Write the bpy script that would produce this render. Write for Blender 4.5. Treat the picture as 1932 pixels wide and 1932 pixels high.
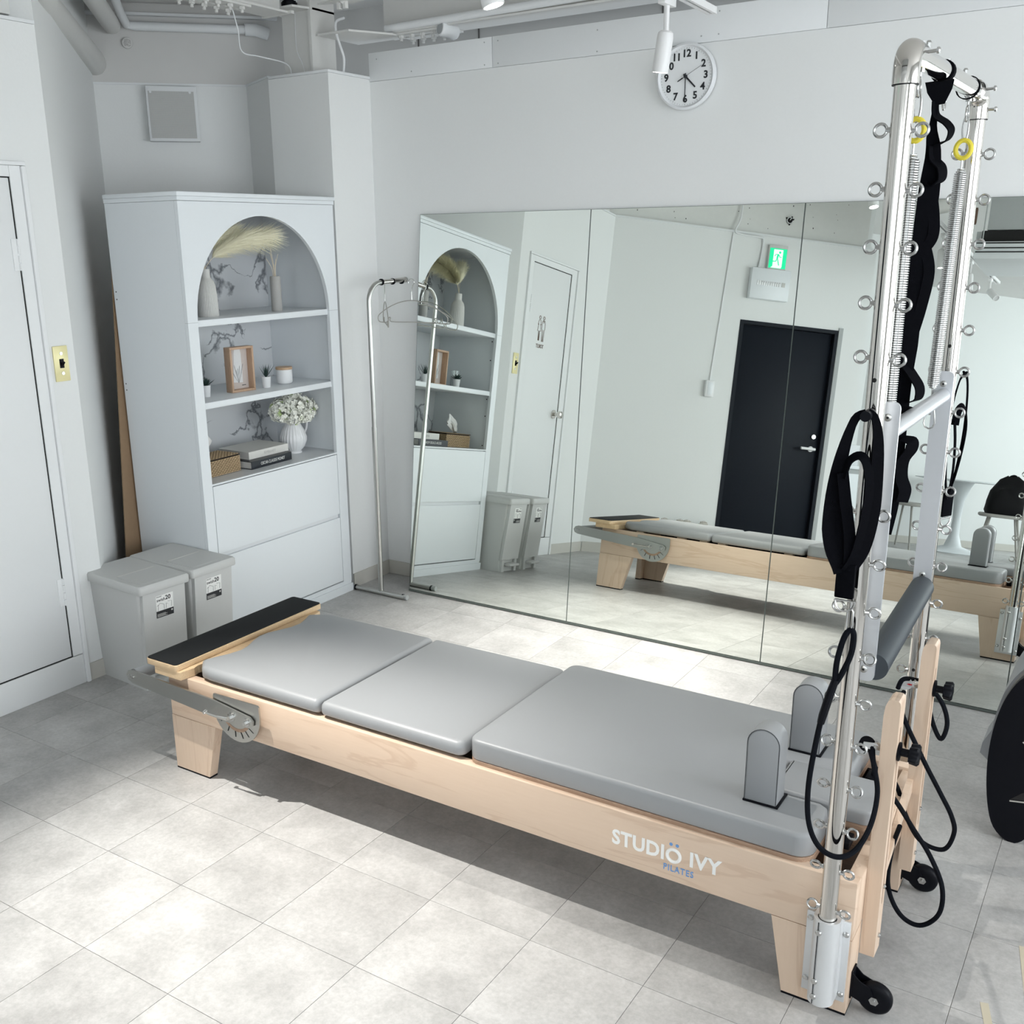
import bpy, bmesh, math, random
from mathutils import Vector, Matrix, noise
random.seed(7)
PI = math.pi
R = math.radians
C = bpy.context.scene.collection
S = bpy.context.scene
for o in list(bpy.data.objects): bpy.data.objects.remove(o)

# ------------------------------------------------------------------ camera
cam_d = bpy.data.cameras.new('camera'); cam = bpy.data.objects.new('camera', cam_d); C.objects.link(cam)
yaw, pitch, roll = -0.5827, 0.2832, -0.0132
f_ = Vector((math.sin(yaw)*math.cos(pitch), math.cos(yaw)*math.cos(pitch), -math.sin(pitch)))
r0 = Vector((math.cos(yaw), -math.sin(yaw), 0)); u0 = r0.cross(f_)
r_ = math.cos(roll)*r0 + math.sin(roll)*u0; u_ = -math.sin(roll)*r0 + math.cos(roll)*u0
cam.matrix_world = Matrix(((r_.x, u_.x, -f_.x, 0.6869), (r_.y, u_.y, -f_.y, -4.1248), (r_.z, u_.z, -f_.z, 1.705), (0, 0, 0, 1)))
cam_d.sensor_width = 36; cam_d.lens = 36*1951.35/1932
cam_d.shift_x = 0.0269; cam_d.shift_y = 0.0283; cam_d.clip_start = 0.05
S.camera = cam
# ------------------------------------------------------------------ world, exposure, lights
w = bpy.data.worlds.new('sky'); S.world = w; w.use_nodes = True
w.node_tree.nodes['Background'].inputs[0].default_value = (0.86, 0.93, 1, 1)
w.node_tree.nodes['Background'].inputs[1].default_value = 1.0
S.view_settings.view_transform = 'Standard'; S.view_settings.look = 'None'; S.view_settings.gamma = 1
S.view_settings.use_curve_mapping = False; S.view_settings.exposure = 0.12

def area(name, loc, target, sx, sy, power, col):
    l = bpy.data.lights.new(name, 'AREA'); l.shape = 'RECTANGLE'; l.size = sx; l.size_y = sy
    l.energy = power; l.color = col
    o = bpy.data.objects.new(name, l); C.objects.link(o); o.location = loc
    o.rotation_euler = (Vector(target)-Vector(loc)).to_track_quat('-Z', 'Y').to_euler()
    return o
# daylight coming in through the windows of the right wall
area('window_daylight', (3.28, -2.0, 1.55), (-2.5, -2.0, 1.2), 3.2, 1.9, 60, (0.96, 0.98, 1.0))
area('window_daylight_2', (3.28, -6.9, 1.55), (-2.0, -7.3, 1.2), 3.4, 1.9, 42, (0.92, 0.97, 1.0))
# high windows in the wall behind the camera
area('window_daylight_3', (1.6, -9.9, 1.7), (-0.5, 0, 1.0), 2.6, 1.7, 42, (0.95, 0.98, 1.0))

# ------------------------------------------------------------------ materials
def new_mat(name):
    m = bpy.data.materials.new(name); m.use_nodes = True
    return m, m.node_tree, m.node_tree.nodes['Principled BSDF']
def pm(name, col, rough=0.5, metal=0.0, spec=None, bump=0, bscale=60, emit=None, estr=0, coat=0, var=0, trans=0, ior=None, alpha=None):
    m, t, b = new_mat(name)
    b.inputs['Base Color'].default_value = (*col, 1); b.inputs['Roughness'].default_value = rough
    b.inputs['Metallic'].default_value = metal
    if spec is not None: b.inputs['Specular IOR Level'].default_value = spec
    if coat: b.inputs['Coat Weight'].default_value = coat
    if trans: b.inputs['Transmission Weight'].default_value = trans
    if ior: b.inputs['IOR'].default_value = ior
    if alpha is not None: b.inputs['Alpha'].default_value = alpha
    if emit: b.inputs['Emission Color'].default_value = (*emit, 1); b.inputs['Emission Strength'].default_value = estr
    g = t.nodes.new('ShaderNodeNewGeometry')
    n = t.nodes.new('ShaderNodeTexNoise'); n.inputs['Scale'].default_value = bscale; n.inputs['Detail'].default_value = 3
    t.links.new(g.outputs['Position'], n.inputs['Vector'])
    if bump:
        bp = t.nodes.new('ShaderNodeBump'); bp.inputs['Strength'].default_value = bump; bp.inputs['Distance'].default_value = 0.002
        t.links.new(n.outputs['Fac'], bp.inputs['Height']); t.links.new(bp.outputs['Normal'], b.inputs['Normal'])
    mx = t.nodes.new('ShaderNodeMix'); mx.data_type = 'RGBA'
    v = var or 0.02
    mx.inputs[6].default_value = (*[c*(1-v) for c in col], 1); mx.inputs[7].default_value = (*[min(1, c*(1+v)) for c in col], 1)
    t.links.new(n.outputs['Fac'], mx.inputs[0]); t.links.new(mx.outputs[2], b.inputs['Base Color'])
    return m

def wood(name, c1, c2, axis=0, scale=1.0, rough=0.42):
    m, t, b = new_mat(name)
    tc = t.nodes.new('ShaderNodeTexCoord'); mp = t.nodes.new('ShaderNodeMapping')
    sc = [9.0*scale]*3; sc[axis] = 0.9*scale
    mp.inputs['Scale'].default_value = sc
    t.links.new(tc.outputs['Object'], mp.inputs['Vector'])
    n = t.nodes.new('ShaderNodeTexNoise'); n.inputs['Scale'].default_value = 1.6; n.inputs['Detail'].default_value = 5; n.inputs['Distortion'].default_value = 0.7
    t.links.new(mp.outputs['Vector'], n.inputs['Vector'])
    ma = t.nodes.new('ShaderNodeMath'); ma.operation = 'MULTIPLY'; ma.inputs[1].default_value = 26
    sn = t.nodes.new('ShaderNodeMath'); sn.operation = 'SINE'
    t.links.new(n.outputs['Fac'], ma.inputs[0]); t.links.new(ma.outputs[0], sn.inputs[0])
    mr = t.nodes.new('ShaderNodeMapRange'); mr.inputs[1].default_value = 0.72; mr.inputs[2].default_value = 1.0; mr.inputs[3].default_value = 0; mr.inputs[4].default_value = 0.55
    t.links.new(sn.outputs[0], mr.inputs[0])
    n2 = t.nodes.new('ShaderNodeTexNoise'); n2.inputs['Scale'].default_value = 14; n2.inputs['Detail'].default_value = 4
    t.links.new(mp.outputs['Vector'], n2.inputs['Vector'])
    ad = t.nodes.new('ShaderNodeMath'); ad.operation = 'MULTIPLY_ADD'; ad.inputs[1].default_value = 0.5; 
    t.links.new(n2.outputs['Fac'], ad.inputs[0]); t.links.new(mr.outputs[0], ad.inputs[2])
    mx = t.nodes.new('ShaderNodeMix'); mx.data_type = 'RGBA'
    mx.inputs[6].default_value = (*c1, 1); mx.inputs[7].default_value = (*c2, 1)
    t.links.new(ad.outputs[0], mx.inputs[0]); t.links.new(mx.outputs[2], b.inputs['Base Color'])
    b.inputs['Roughness'].default_value = rough
    return m

def stone_floor(name, joints=False):
    m, t, b = new_mat(name)
    g = t.nodes.new('ShaderNodeNewGeometry'); oi = t.nodes.new('ShaderNodeObjectInfo')
    cb = t.nodes.new('ShaderNodeVectorMath'); cb.operation = 'SCALE'; cb.inputs['Scale'].default_value = 0
    off = t.nodes.new('ShaderNodeCombineXYZ'); mu = t.nodes.new('ShaderNodeMath'); mu.operation = 'MULTIPLY'; mu.inputs[1].default_value = 37
    t.links.new(oi.outputs['Random'], mu.inputs[0]); t.links.new(mu.outputs[0], off.inputs[2])
    va = t.nodes.new('ShaderNodeVectorMath'); va.operation = 'ADD'
    t.links.new(g.outputs['Position'], va.inputs[0]); t.links.new(off.outputs[0], va.inputs[1])
    n1 = t.nodes.new('ShaderNodeTexNoise'); n1.inputs['Scale'].default_value = 5.5; n1.inputs['Detail'].default_value = 9; n1.inputs['Roughness'].default_value = 0.66
    n2 = t.nodes.new('ShaderNodeTexNoise'); n2.inputs['Scale'].default_value = 75; n2.inputs['Detail'].default_value = 5; n2.inputs['Roughness'].default_value = 0.7
    t.links.new(va.outputs[0], n1.inputs['Vector']); t.links.new(va.outputs[0], n2.inputs['Vector'])
    r1 = t.nodes.new('ShaderNodeValToRGB'); e = r1.color_ramp.elements
    e[0].position = 0.3; e[0].color = (0.355, 0.350, 0.342, 1); e[1].position = 0.72; e[1].color = (0.535, 0.53, 0.52, 1)
    t.links.new(n1.outputs['Fac'], r1.inputs['Fac'])
    r2 = t.nodes.new('ShaderNodeMapRange'); r2.inputs[1].default_value = 0.35; r2.inputs[2].default_value = 0.65; r2.inputs[3].default_value = 0.9; r2.inputs[4].default_value = 1.08
    t.links.new(n2.outputs['Fac'], r2.inputs[0])
    r3 = t.nodes.new('ShaderNodeMapRange'); r3.inputs[3].default_value = 0.965; r3.inputs[4].default_value = 1.04
    t.links.new(oi.outputs['Random'], r3.inputs[0])
    mm = t.nodes.new('ShaderNodeMath'); mm.operation = 'MULTIPLY'
    t.links.new(r2.outputs[0], mm.inputs[0]); t.links.new(r3.outputs[0], mm.inputs[1])
    vs = t.nodes.new('ShaderNodeVectorMath'); vs.operation = 'SCALE'
    t.links.new(r1.outputs['Color'], vs.inputs[0]); t.links.new(mm.outputs[0], vs.inputs['Scale'])
    col = vs.outputs[0]
    if joints:
        br = t.nodes.new('ShaderNodeTexBrick'); br.offset = 0; br.squash = 1
        br.inputs['Scale'].default_value = 1; br.inputs['Brick Width'].default_value = 0.3125; br.inputs['Row Height'].default_value = 0.3125
        br.inputs['Mortar Size'].default_value = 0.0014; br.inputs['Color1'].default_value = (1, 1, 1, 1); br.inputs['Color2'].default_value = (0.95, 0.95, 0.95, 1); br.inputs['Mortar'].default_value = (0.55, 0.55, 0.55, 1)
        mp = t.nodes.new('ShaderNodeMapping'); mp.inputs['Location'].default_value = (1.395, 2.829, 0)
        t.links.new(g.outputs['Position'], mp.inputs['Vector']); t.links.new(mp.outputs[0], br.inputs['Vector'])
        ml = t.nodes.new('ShaderNodeVectorMath'); ml.operation = 'MULTIPLY'
        t.links.new(col, ml.inputs[0]); t.links.new(br.outputs['Color'], ml.inputs[1]); col = ml.outputs[0]
    t.links.new(col, b.inputs['Base Color'])
    b.inputs['Roughness'].default_value = 0.42; b.inputs['Specular IOR Level'].default_value = 0.35
    bp = t.nodes.new('ShaderNodeBump'); bp.inputs['Strength'].default_value = 0.25; bp.inputs['Distance'].default_value = 0.001
    t.links.new(n2.outputs['Fac'], bp.inputs['Height']); t.links.new(bp.outputs['Normal'], b.inputs['Normal'])
    return m

def marble(name):
    m, t, b = new_mat(name)
    g = t.nodes.new('ShaderNodeNewGeometry')
    mp = t.nodes.new('ShaderNodeMapping'); mp.inputs['Scale'].default_value = (1, 1, 1); mp.inputs['Location'].default_value = (0, 3.1, 1.7)
    t.links.new(g.outputs['Position'], mp.inputs['Vector'])
    dn = t.nodes.new('ShaderNodeTexNoise'); dn.inputs['Scale'].default_value = 6; dn.inputs['Detail'].default_value = 6
    t.links.new(mp.outputs[0], dn.inputs['Vector'])
    ms = t.nodes.new('ShaderNodeVectorMath'); ms.operation = 'MULTIPLY_ADD'; ms.inputs[1].default_value = (0.35, 0.35, 0.35)
    t.links.new(dn.outputs['Color'], ms.inputs[0]); t.links.new(mp.outputs[0], ms.inputs[2])
    vo = t.nodes.new('ShaderNodeTexVoronoi'); vo.feature = 'DISTANCE_TO_EDGE'; vo.inputs['Scale'].default_value = 3.6
    t.links.new(ms.outputs[0], vo.inputs['Vector'])
    mask = t.nodes.new('ShaderNodeTexNoise'); mask.inputs['Scale'].default_value = 3.2; mask.inputs['Detail'].default_value = 2
    t.links.new(mp.outputs[0], mask.inputs['Vector'])
    mk = t.nodes.new('ShaderNodeMapRange'); mk.inputs[1].default_value = 0.42; mk.inputs[2].default_value = 0.62; mk.inputs[3].default_value = 0.0; mk.inputs[4].default_value = 0.075
    t.links.new(mask.outputs['Fac'], mk.inputs[0])
    mr = t.nodes.new('ShaderNodeMapRange'); mr.inputs[1].default_value = 0.0; mr.inputs[3].default_value = 1; mr.inputs[4].default_value = 0
    t.links.new(vo.outputs['Distance'], mr.inputs[0]); t.links.new(mk.outputs[0], mr.inputs[2])
    mx = t.nodes.new('ShaderNodeMix'); mx.data_type = 'RGBA'
    mx.inputs[6].default_value = (0.66, 0.68, 0.70, 1); mx.inputs[7].default_value = (0.17, 0.18, 0.20, 1)
    t.links.new(mr.outputs[0], mx.inputs[0]); t.links.new(mx.outputs[2], b.inputs['Base Color'])
    b.inputs['Roughness'].default_value = 0.3
    return m

M = dict(
 wall=pm('wall_paint', (0.80, 0.815, 0.81), 0.85, bump=0.15, bscale=90, var=0.012),
 wall_warm=pm('old_wall_paint', (0.74, 0.745, 0.725), 0.85, bump=0.4, bscale=26, var=0.03),
 ceil=pm('ceiling_paint', (0.66, 0.655, 0.64), 0.9, bump=0.3, bscale=12, var=0.02),
 board=pm('board_paint', (0.78, 0.80, 0.81), 0.7, var=0.01),
 steel_paint=pm('painted_steel', (0.70, 0.70, 0.68), 0.6, bump=0.2, bscale=40, var=0.02),
 base=pm('baseboard_vinyl', (0.58, 0.565, 0.52), 0.6, var=0.03),
 cab=pm('white_laminate', (0.78, 0.815, 0.84), 0.35, var=0.006),
 cab2=pm('white_laminate_inside', (0.72, 0.74, 0.76), 0.4, var=0.006),
 door=pm('white_door_paint', (0.82, 0.835, 0.84), 0.5, var=0.008),
 bdoor=pm('navy_black_steel', (0.008, 0.011, 0.017), 0.45, var=0.1),
 tile=stone_floor('floor_tile_vinyl'), floor=stone_floor('floor_vinyl', True),
 grout=pm('tile_joint', (0.16, 0.155, 0.15), 0.9),
 mirror=None,
 mirror_edge=pm('mirror_edge', (0.10, 0.12, 0.11), 0.3, var=0.05),
 maple=wood('maple_x', (0.70, 0.545, 0.42), (0.585, 0.425, 0.31), 0),
 maple_z=wood('maple_z', (0.70, 0.545, 0.42), (0.585, 0.425, 0.31), 2),
 ply=wood('plywood_edge', (0.62, 0.44, 0.27), (0.78, 0.60, 0.38), 0, 6),
 ply_dark=wood('dark_plywood_edge', (0.30, 0.19, 0.13), (0.48, 0.34, 0.24), 0, 6),
 frame_oak=wood('oak_frame', (0.56, 0.38, 0.26), (0.44, 0.29, 0.19), 2, 5),
 leather=pm('grey_leatherette', (0.305, 0.315, 0.325), 0.40, bump=0.08, bscale=700, var=0.01, spec=0.5),
 leather_d=pm('grey_leatherette_barrel', (0.33, 0.35, 0.37), 0.5, bump=0.08, bscale=500),
 seam=pm('dark_seam_thread', (0.05, 0.055, 0.06), 0.8),
 rubber=pm('black_rubber', (0.008, 0.009, 0.010), 0.7, bump=0.3, bscale=900, var=0.1, spec=0.25),
 blackp=pm('black_plastic', (0.004, 0.0045, 0.007), 0.42, var=0.1, spec=0.12),
 nylon=pm('black_nylon_webbing', (0.0028, 0.003, 0.0045), 0.8, bump=0.3, bscale=1200, var=0.1, spec=0.04),
 rope=pm('black_rope', (0.006, 0.007, 0.010), 0.8, bump=0.5, bscale=700, var=0.15, spec=0.06),
 foam=pm('dark_grey_foam', (0.028, 0.036, 0.044), 0.55, var=0.03),
 chrome=pm('polished_steel', (0.66, 0.635, 0.60), 0.08, 1.0, var=0.01),
 steel=pm('brushed_steel', (0.50, 0.50, 0.48), 0.32, 1.0, bump=0.05, bscale=300),
 zinc=pm('zinc_hardware', (0.56, 0.56, 0.55), 0.24, 1.0),
 alu=pm('satin_aluminium', (0.70, 0.71, 0.72), 0.42, 0.55),
 alu_bar=pm('light_aluminium', (0.62, 0.635, 0.66), 0.38, 0.6),
 hole=pm('dark_hole', (0.01, 0.01, 0.01), 0.9),
 bin=pm('grey_bin_plastic', (0.57, 0.575, 0.565), 0.5, var=0.01),
 tapec=pm('beige_tape', (0.52, 0.47, 0.36), 0.7), white=pm('white_print', (0.86, 0.86, 0.84), 0.5), black=pm('black_print', (0.012, 0.014, 0.018), 0.5),
 blue=pm('blue_print', (0.13, 0.30, 0.62), 0.5), grey_print=pm('pale_print', (0.60, 0.60, 0.58), 0.5),
 brown=pm('brown_print', (0.13, 0.075, 0.05), 0.5),
 clock=pm('clock_plastic', (0.78, 0.80, 0.82), 0.35), clockface=pm('clock_face', (0.84, 0.86, 0.87), 0.5),
 card=pm('brown_cardboard', (0.30, 0.20, 0.12), 0.85, bump=0.3, bscale=50, var=0.06),
 gold=pm('switch_plate', (0.83, 0.76, 0.42), 0.32, 0.15),
 ceramic=pm('matt_ceramic', (0.66, 0.655, 0.63), 0.6, var=0.02), ceramic_w=pm('white_ceramic', (0.80, 0.81, 0.82), 0.28),
 clay=pm('grey_clay', (0.42, 0.415, 0.40), 0.8, bump=0.5, bscale=300, var=0.06),
 pampas=pm('pampas_plume', (0.95, 0.89, 0.68), 0.9, var=0.1), reed=pm('dry_reed', (0.72, 0.63, 0.48), 0.8),
 leaf=pm('dark_succulent', (0.022, 0.052, 0.045), 0.5, var=0.2), leaf2=pm('deep_green_leaf', (0.03, 0.07, 0.04), 0.55, var=0.2),
 petal=pm('white_petal', (0.86, 0.87, 0.80), 0.7, var=0.04), petal_g=pm('green_petal_heart', (0.50, 0.62, 0.30), 0.7, var=0.1),
 lid=wood('bamboo_lid', (0.55, 0.37, 0.23), (0.45, 0.30, 0.18), 0, 4),
 paper=pm('page_paper', (0.66, 0.65, 0.63), 0.8, bump=0.4, bscale=900), bookw=pm('cream_cover', (0.76, 0.75, 0.71), 0.5),
 bookb=pm('black_cover', (0.008, 0.011, 0.018), 0.4, var=0.1),
 seagrass=pm('woven_seagrass', (0.48, 0.35, 0.21), 0.8, bump=0.5, bscale=200, var=0.15), seagrass_d=pm('basket_gap', (0.03, 0.02, 0.012), 0.9),
 tissue=pm('tissue_paper', (0.80, 0.80, 0.79), 0.9, var=0.02), art=pm('art_print_paper', (0.58, 0.52, 0.49), 0.7),
 art_w=pm('art_white', (0.72, 0.73, 0.74), 0.7), art_g=pm('art_grey', (0.36, 0.36, 0.36), 0.7),
 glass=pm('clear_glass', (0.95, 0.97, 0.97), 0.03, trans=1.0, ior=1.45),
 green=pm('exit_green', (0.0, 0.55, 0.25), 0.5, emit=(0.0, 0.72, 0.32), estr=0.75), exitw=pm('exit_white', (0.6, 0.65, 0.62), 0.5, emit=(0.9, 1.0, 0.95), estr=0.7),
 vent=pm('vent_mesh', (0.40, 0.42, 0.43), 0.6), yellow=pm('yellow_rubber', (0.72, 0.60, 0.05), 0.5), red=pm('red_print', (0.6, 0.02, 0.03), 0.5),
 lamp=pm('lamp_white', (0.82, 0.82, 0.82), 0.4), glow=pm('lamp_lens', (1, 1, 1), 0.4, emit=(1, 0.98, 0.94), estr=22), lens_off=pm('lamp_lens_off', (0.6, 0.6, 0.6), 0.3),
 weave=pm('grey_woven_band', (0.20, 0.195, 0.19), 0.85, bump=1.0, bscale=160, var=0.25),
 plastic_bag=pm('cream_plastic_bag', (0.80, 0.80, 0.68), 0.35, var=0.04), bag=pm('black_bag_nylon', (0.005, 0.005, 0.006), 0.5, spec=0.2, var=0.3, bump=0.6, bscale=30),
 taupe=pm('taupe_metal', (0.40, 0.39, 0.36), 0.5), grey_panel=pm('grey_panel', (0.40, 0.42, 0.42), 0.6), skyglass=None, olive=pm('olive_bracket', (0.35, 0.32, 0.16), 0.5),
)
m, t, b = new_mat('silvered_mirror'); M['mirror'] = m
b.inputs['Base Color'].default_value = (0.885, 0.925, 0.885, 1); b.inputs['Metallic'].default_value = 1; b.inputs['Roughness'].default_value = 0.0
M['bdoor'].node_tree.nodes['Principled BSDF'].inputs['Specular IOR Level'].default_value = 0.12
M['marble'] = marble('marble_film')
M['skyglass'] = pm('window_daylight_glass', (0.8, 0.9, 1.0), 0.3, emit=(0.90, 0.96, 1.0), estr=2.2)

# ------------------------------------------------------------------ mesh helpers
def ang(a, b): return math.atan2(b, a)
class MB:
    """collects shapes; build() links them as one mesh object"""
    def __init__(s, T=None): s.v = []; s.f = []; s.T = T
    def add(s, vs, fs, M_=None):
        k = len(s.v)
        for p in vs:
            p = Vector(p)
            if M_ is not None: p = M_ @ p
            if s.T is not None: p = s.T @ p
            s.v.append(p)
        s.f += [tuple(i+k for i in f) for f in fs]
        return s
    def box(s, x0, x1, y0, y1, z0, z1, bev=0, M_=None):
        if bev:
            bm = bmesh.new(); bmesh.ops.create_cube(bm, size=1)
            for q in bm.verts: q.co = Vector(((x0+x1)/2+q.co.x*(x1-x0), (y0+y1)/2+q.co.y*(y1-y0), (z0+z1)/2+q.co.z*(z1-z0)))
            bmesh.ops.bevel(bm, geom=list(bm.edges), offset=bev, segments=2, affect='EDGES', profile=0.5)
            bm.verts.index_update()
            s.add([q.co.copy() for q in bm.verts], [[q.index for q in f.verts] for f in bm.faces], M_); bm.free()
            return s
        vs = [(x, y, z) for z in (z0, z1) for x, y in ((x0, y0), (x1, y0), (x1, y1), (x0, y1))]
        return s.add(vs, [(3, 2, 1, 0), (4, 5, 6, 7), (0, 1, 5, 4), (1, 2, 6, 5), (2, 3, 7, 6), (3, 0, 4, 7)], M_)
    def loft(s, rings, cap0=True, cap1=True, M_=None, closed=False):
        n = len(rings[0]); vs = [p for r in rings for p in r]; fs = []
        m_ = len(rings)
        for i in range(m_ if closed else m_-1):
            a = i*n; b_ = ((i+1) % m_)*n
            for j in range(n):
                k = (j+1) % n; fs.append((a+j, a+k, b_+k, b_+j))
        if not closed:
            if cap0: fs.append(tuple(range(n-1, -1, -1)))
            if cap1: fs.append(tuple(range((m_-1)*n, m_*n)))
        return s.add(vs, fs, M_)
    def lathe(s, prof, n=24, M_=None, rfun=None, caps=True):
        rings = []
        for r, z in prof:
            rings.append([((r*(rfun(2*PI*j/n, z) if rfun else 1))*math.cos(2*PI*j/n), (r*(rfun(2*PI*j/n, z) if rfun else 1))*math.sin(2*PI*j/n), z) for j in range(n)])
        return s.loft(rings, caps, caps, M_)
    def cyl(s, p0, p1, r, n=16, r1=None, M_=None):
        p0 = Vector(p0); p1 = Vector(p1); d = p1-p0; Q = Matrix.Translation(p0) @ d.to_track_quat('Z', 'Y').to_matrix().to_4x4()
        if M_ is not None: Q = M_ @ Q
        return s.lathe([(r, 0), (r if r1 is None else r1, d.length)], n, Q)
    def tube(s, pts, r, n=8, closed=False, M_=None, flat=None):
        pts = [Vector(p) for p in pts]; m_ = len(pts); rings = []
        prev = None
        for i, p in enumerate(pts):
            a = pts[(i-1) % m_] if (closed or i > 0) else p; c = pts[(i+1) % m_] if (closed or i < m_-1) else p
            tg = (c-a).normalized()
            if prev is None:
                up = Vector((0, 0, 1)) if abs(tg.z) < 0.9 else Vector((1, 0, 0))
                nx = tg.cross(up).normalized()
            else:
                nx = (prev - tg*prev.dot(tg)).normalized()
            prev = nx; ny = tg.cross(nx)
            rr = r[i] if isinstance(r, (list, tuple)) else r
            fx = flat if flat else 1
            rings.append([p + nx*rr*math.cos(2*PI*j/n)*fx + ny*rr*math.sin(2*PI*j/n) for j in range(n)])
        return s.loft(rings, True, True, M_, closed)
    def prism(s, poly, t0, t1, plane='xy', M_=None):
        def mk(u, v, t):
            return {'xy': (u, v, t), 'xz': (u, t, v), 'yz': (t, u, v)}[plane]
        return s.loft([[mk(u, v, t0) for u, v in poly], [mk(u, v, t1) for u, v in poly]], True, True, M_)
    def ribbon(s, pts, wdir, width, th=0.002, M_=None, turn=None):
        """flat strap along pts; wdir = direction(s) of its width"""
        pts = [Vector(p) for p in pts]; rings = []
        for i, p in enumerate(pts):
            a = pts[max(0, i-1)]; c = pts[min(len(pts)-1, i+1)]; tg = (c-a).normalized()
            wd = Vector(wdir[i] if isinstance(wdir[0], (tuple, list, Vector)) else wdir)
            if turn is not None:
                Yv = Vector((0, 1, 0)); ip = tg.cross(Yv).normalized(); wd = ip*math.cos(turn)+Yv*math.sin(turn)
            wd = (wd - tg*wd.dot(tg)).normalized(); nn = tg.cross(wd)
            ww = width[i] if isinstance(width, (list, tuple)) else width
            rings.append([p+wd*ww/2+nn*th/2, p-wd*ww/2+nn*th/2, p-wd*ww/2-nn*th/2, p+wd*ww/2-nn*th/2])
        return s.loft(rings, True, True, M_)
    def pad(s, outline, z0, z1, re, M_=None, low=None):
        """upholstered slab from a CCW outline with rounded upper edge"""
        low = re*0.5 if low is None else low
        n = len(outline); nr = []
        for i in range(n):
            a = Vector(outline[i-1]); c = Vector(outline[(i+1) % n]); d = (c-a).normalized(); nr.append(Vector((-d.y, d.x)))
        rings = []
        def ring(ins, z): rings.append([(outline[i][0]+nr[i].x*ins, outline[i][1]+nr[i].y*ins, z) for i in range(n)])
        ring(low, z0); ring(low*0.3, z0+low*0.4); ring(0, z0+low)
        for k in range(0, 5):
            a = k/4*PI/2; ring(re*(1-math.cos(a)), z1-re+re*math.sin(a))
        return s.loft(rings, True, True, M_)
    def build(s, name, mat, parent=None, smooth=30, label=None, kind=None):
        me = bpy.data.meshes.new(name); me.from_pydata([tuple(p) for p in s.v], [], s.f)
        bm = bmesh.new(); bm.from_mesh(me); bmesh.ops.recalc_face_normals(bm, faces=bm.faces); bm.to_mesh(me); bm.free()
        me.materials.append(M[mat] if isinstance(mat, str) else mat)
        if smooth:
            me.polygons.foreach_set('use_smooth', [True]*len(me.polygons)); me.set_sharp_from_angle(angle=R(smooth))
        o = bpy.data.objects.new(name, me); C.objects.link(o)
        if parent is not None: o.parent = parent
        if label: o['label'] = label
        if kind: o['kind'] = kind
        return o
def rrect(x0, x1, y0, y1, r, n=5):
    pts = []
    rs = r if isinstance(r, (list, tuple)) else [r]*4     # order: (x1,y0),(x1,y1),(x0,y1),(x0,y0)
    for (cx, cy, a0), q in zip(((x1, y0, -90), (x1, y1, 0), (x0, y1, 90), (x0, y0, 180)), rs):
        sx = 1 if cx == x1 else -1; sy = 1 if cy == y1 else -1
        for k in range(n+1):
            a = R(a0+90*k/n); pts.append((cx-sx*q+q*math.cos(a), cy-sy*q+q*math.sin(a)))
    return pts
def arc(cx, cy, r, a0, a1, n=8): return [(cx+r*math.cos(R(a0+(a1-a0)*k/n)), cy+r*math.sin(R(a0+(a1-a0)*k/n))) for k in range(n+1)]
def spline(pts, n=8, closed=False):
    P = [Vector(p) for p in pts]; out = []; m_ = len(P)
    rng = range(m_ if closed else m_-1)
    for i in rng:
        p0 = P[(i-1) % m_] if (closed or i > 0) else P[0]; p1 = P[i]; p2 = P[(i+1) % m_]; p3 = P[(i+2) % m_] if (closed or i < m_-2) else P[-1]
        for k in range(n):
            t = k/n; out.append(0.5*((2*p1)+(-p0+p2)*t+(2*p0-5*p1+4*p2-p3)*t*t+(-p0+3*p1-3*p2+p3)*t**3))
    if not closed: out.append(P[-1])
    return out
def tag(o, label=None, cat=None, group=None, kind=None):
    if label: o['label'] = label
    if cat: o['category'] = cat
    if group: o['group'] = group
    if kind: o['kind'] = kind
    return o
def thing(name, label, cat, loc=(0, 0, 0), rz=0, group=None, T=None):
    o = bpy.data.objects.new(name, None); C.objects.link(o); o.empty_display_size = 0.1
    if T is not None: o.matrix_world = T
    else: o.location = loc; o.rotation_euler = (0, 0, rz)
    return tag(o, label, cat, group)
def struct(o): o['kind'] = 'structure'; return o
def link_copy(o, parent, loc=None, rot=None):
    c = o.copy(); C.objects.link(c); c.parent = parent
    if loc is not None: c.location = loc
    if rot is not None: c.rotation_euler = rot
    return c
def text(body, size, mat, name, parent, Mx, depth=0.0006, bold=0.0, align='CENTER', sx=1.0, space=1.0, label=None):
    cu = bpy.data.curves.new(name, 'FONT'); cu.body = body; cu.size = size; cu.extrude = depth; cu.offset = bold
    cu.align_x = align; cu.align_y = 'CENTER'; cu.resolution_u = 3; cu.space_character = space
    tmp = bpy.data.objects.new('tmp', cu); C.objects.link(tmp)
    me = bpy.data.meshes.new_from_object(tmp); bpy.data.objects.remove(tmp)
    me.materials.clear(); me.materials.append(M[mat])
    me.transform(Mx @ Matrix.Diagonal((sx, 1, 1, 1)))
    o = bpy.data.objects.new(name, me); C.objects.link(o); o.parent = parent
    if label: o['label'] = label
    return o
# orientation of flat writing: columns = right, up, normal
def face(origin, right, up):
    r = Vector(right).normalized(); u = Vector(up).normalized(); n = r.cross(u)
    return Matrix(((r.x, u.x, n.x, origin[0]), (r.y, u.y, n.y, origin[1]), (r.z, u.z, n.z, origin[2]), (0, 0, 0, 1)))

# ================================================================== ROOM
XL_, XR_, YB_ = -2.81, 3.32, -10.0
fl = struct(MB().box(-6.2, 3.6, -10.4, 0.6, -0.12, -0.0016).build('floor', 'floor'))
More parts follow.
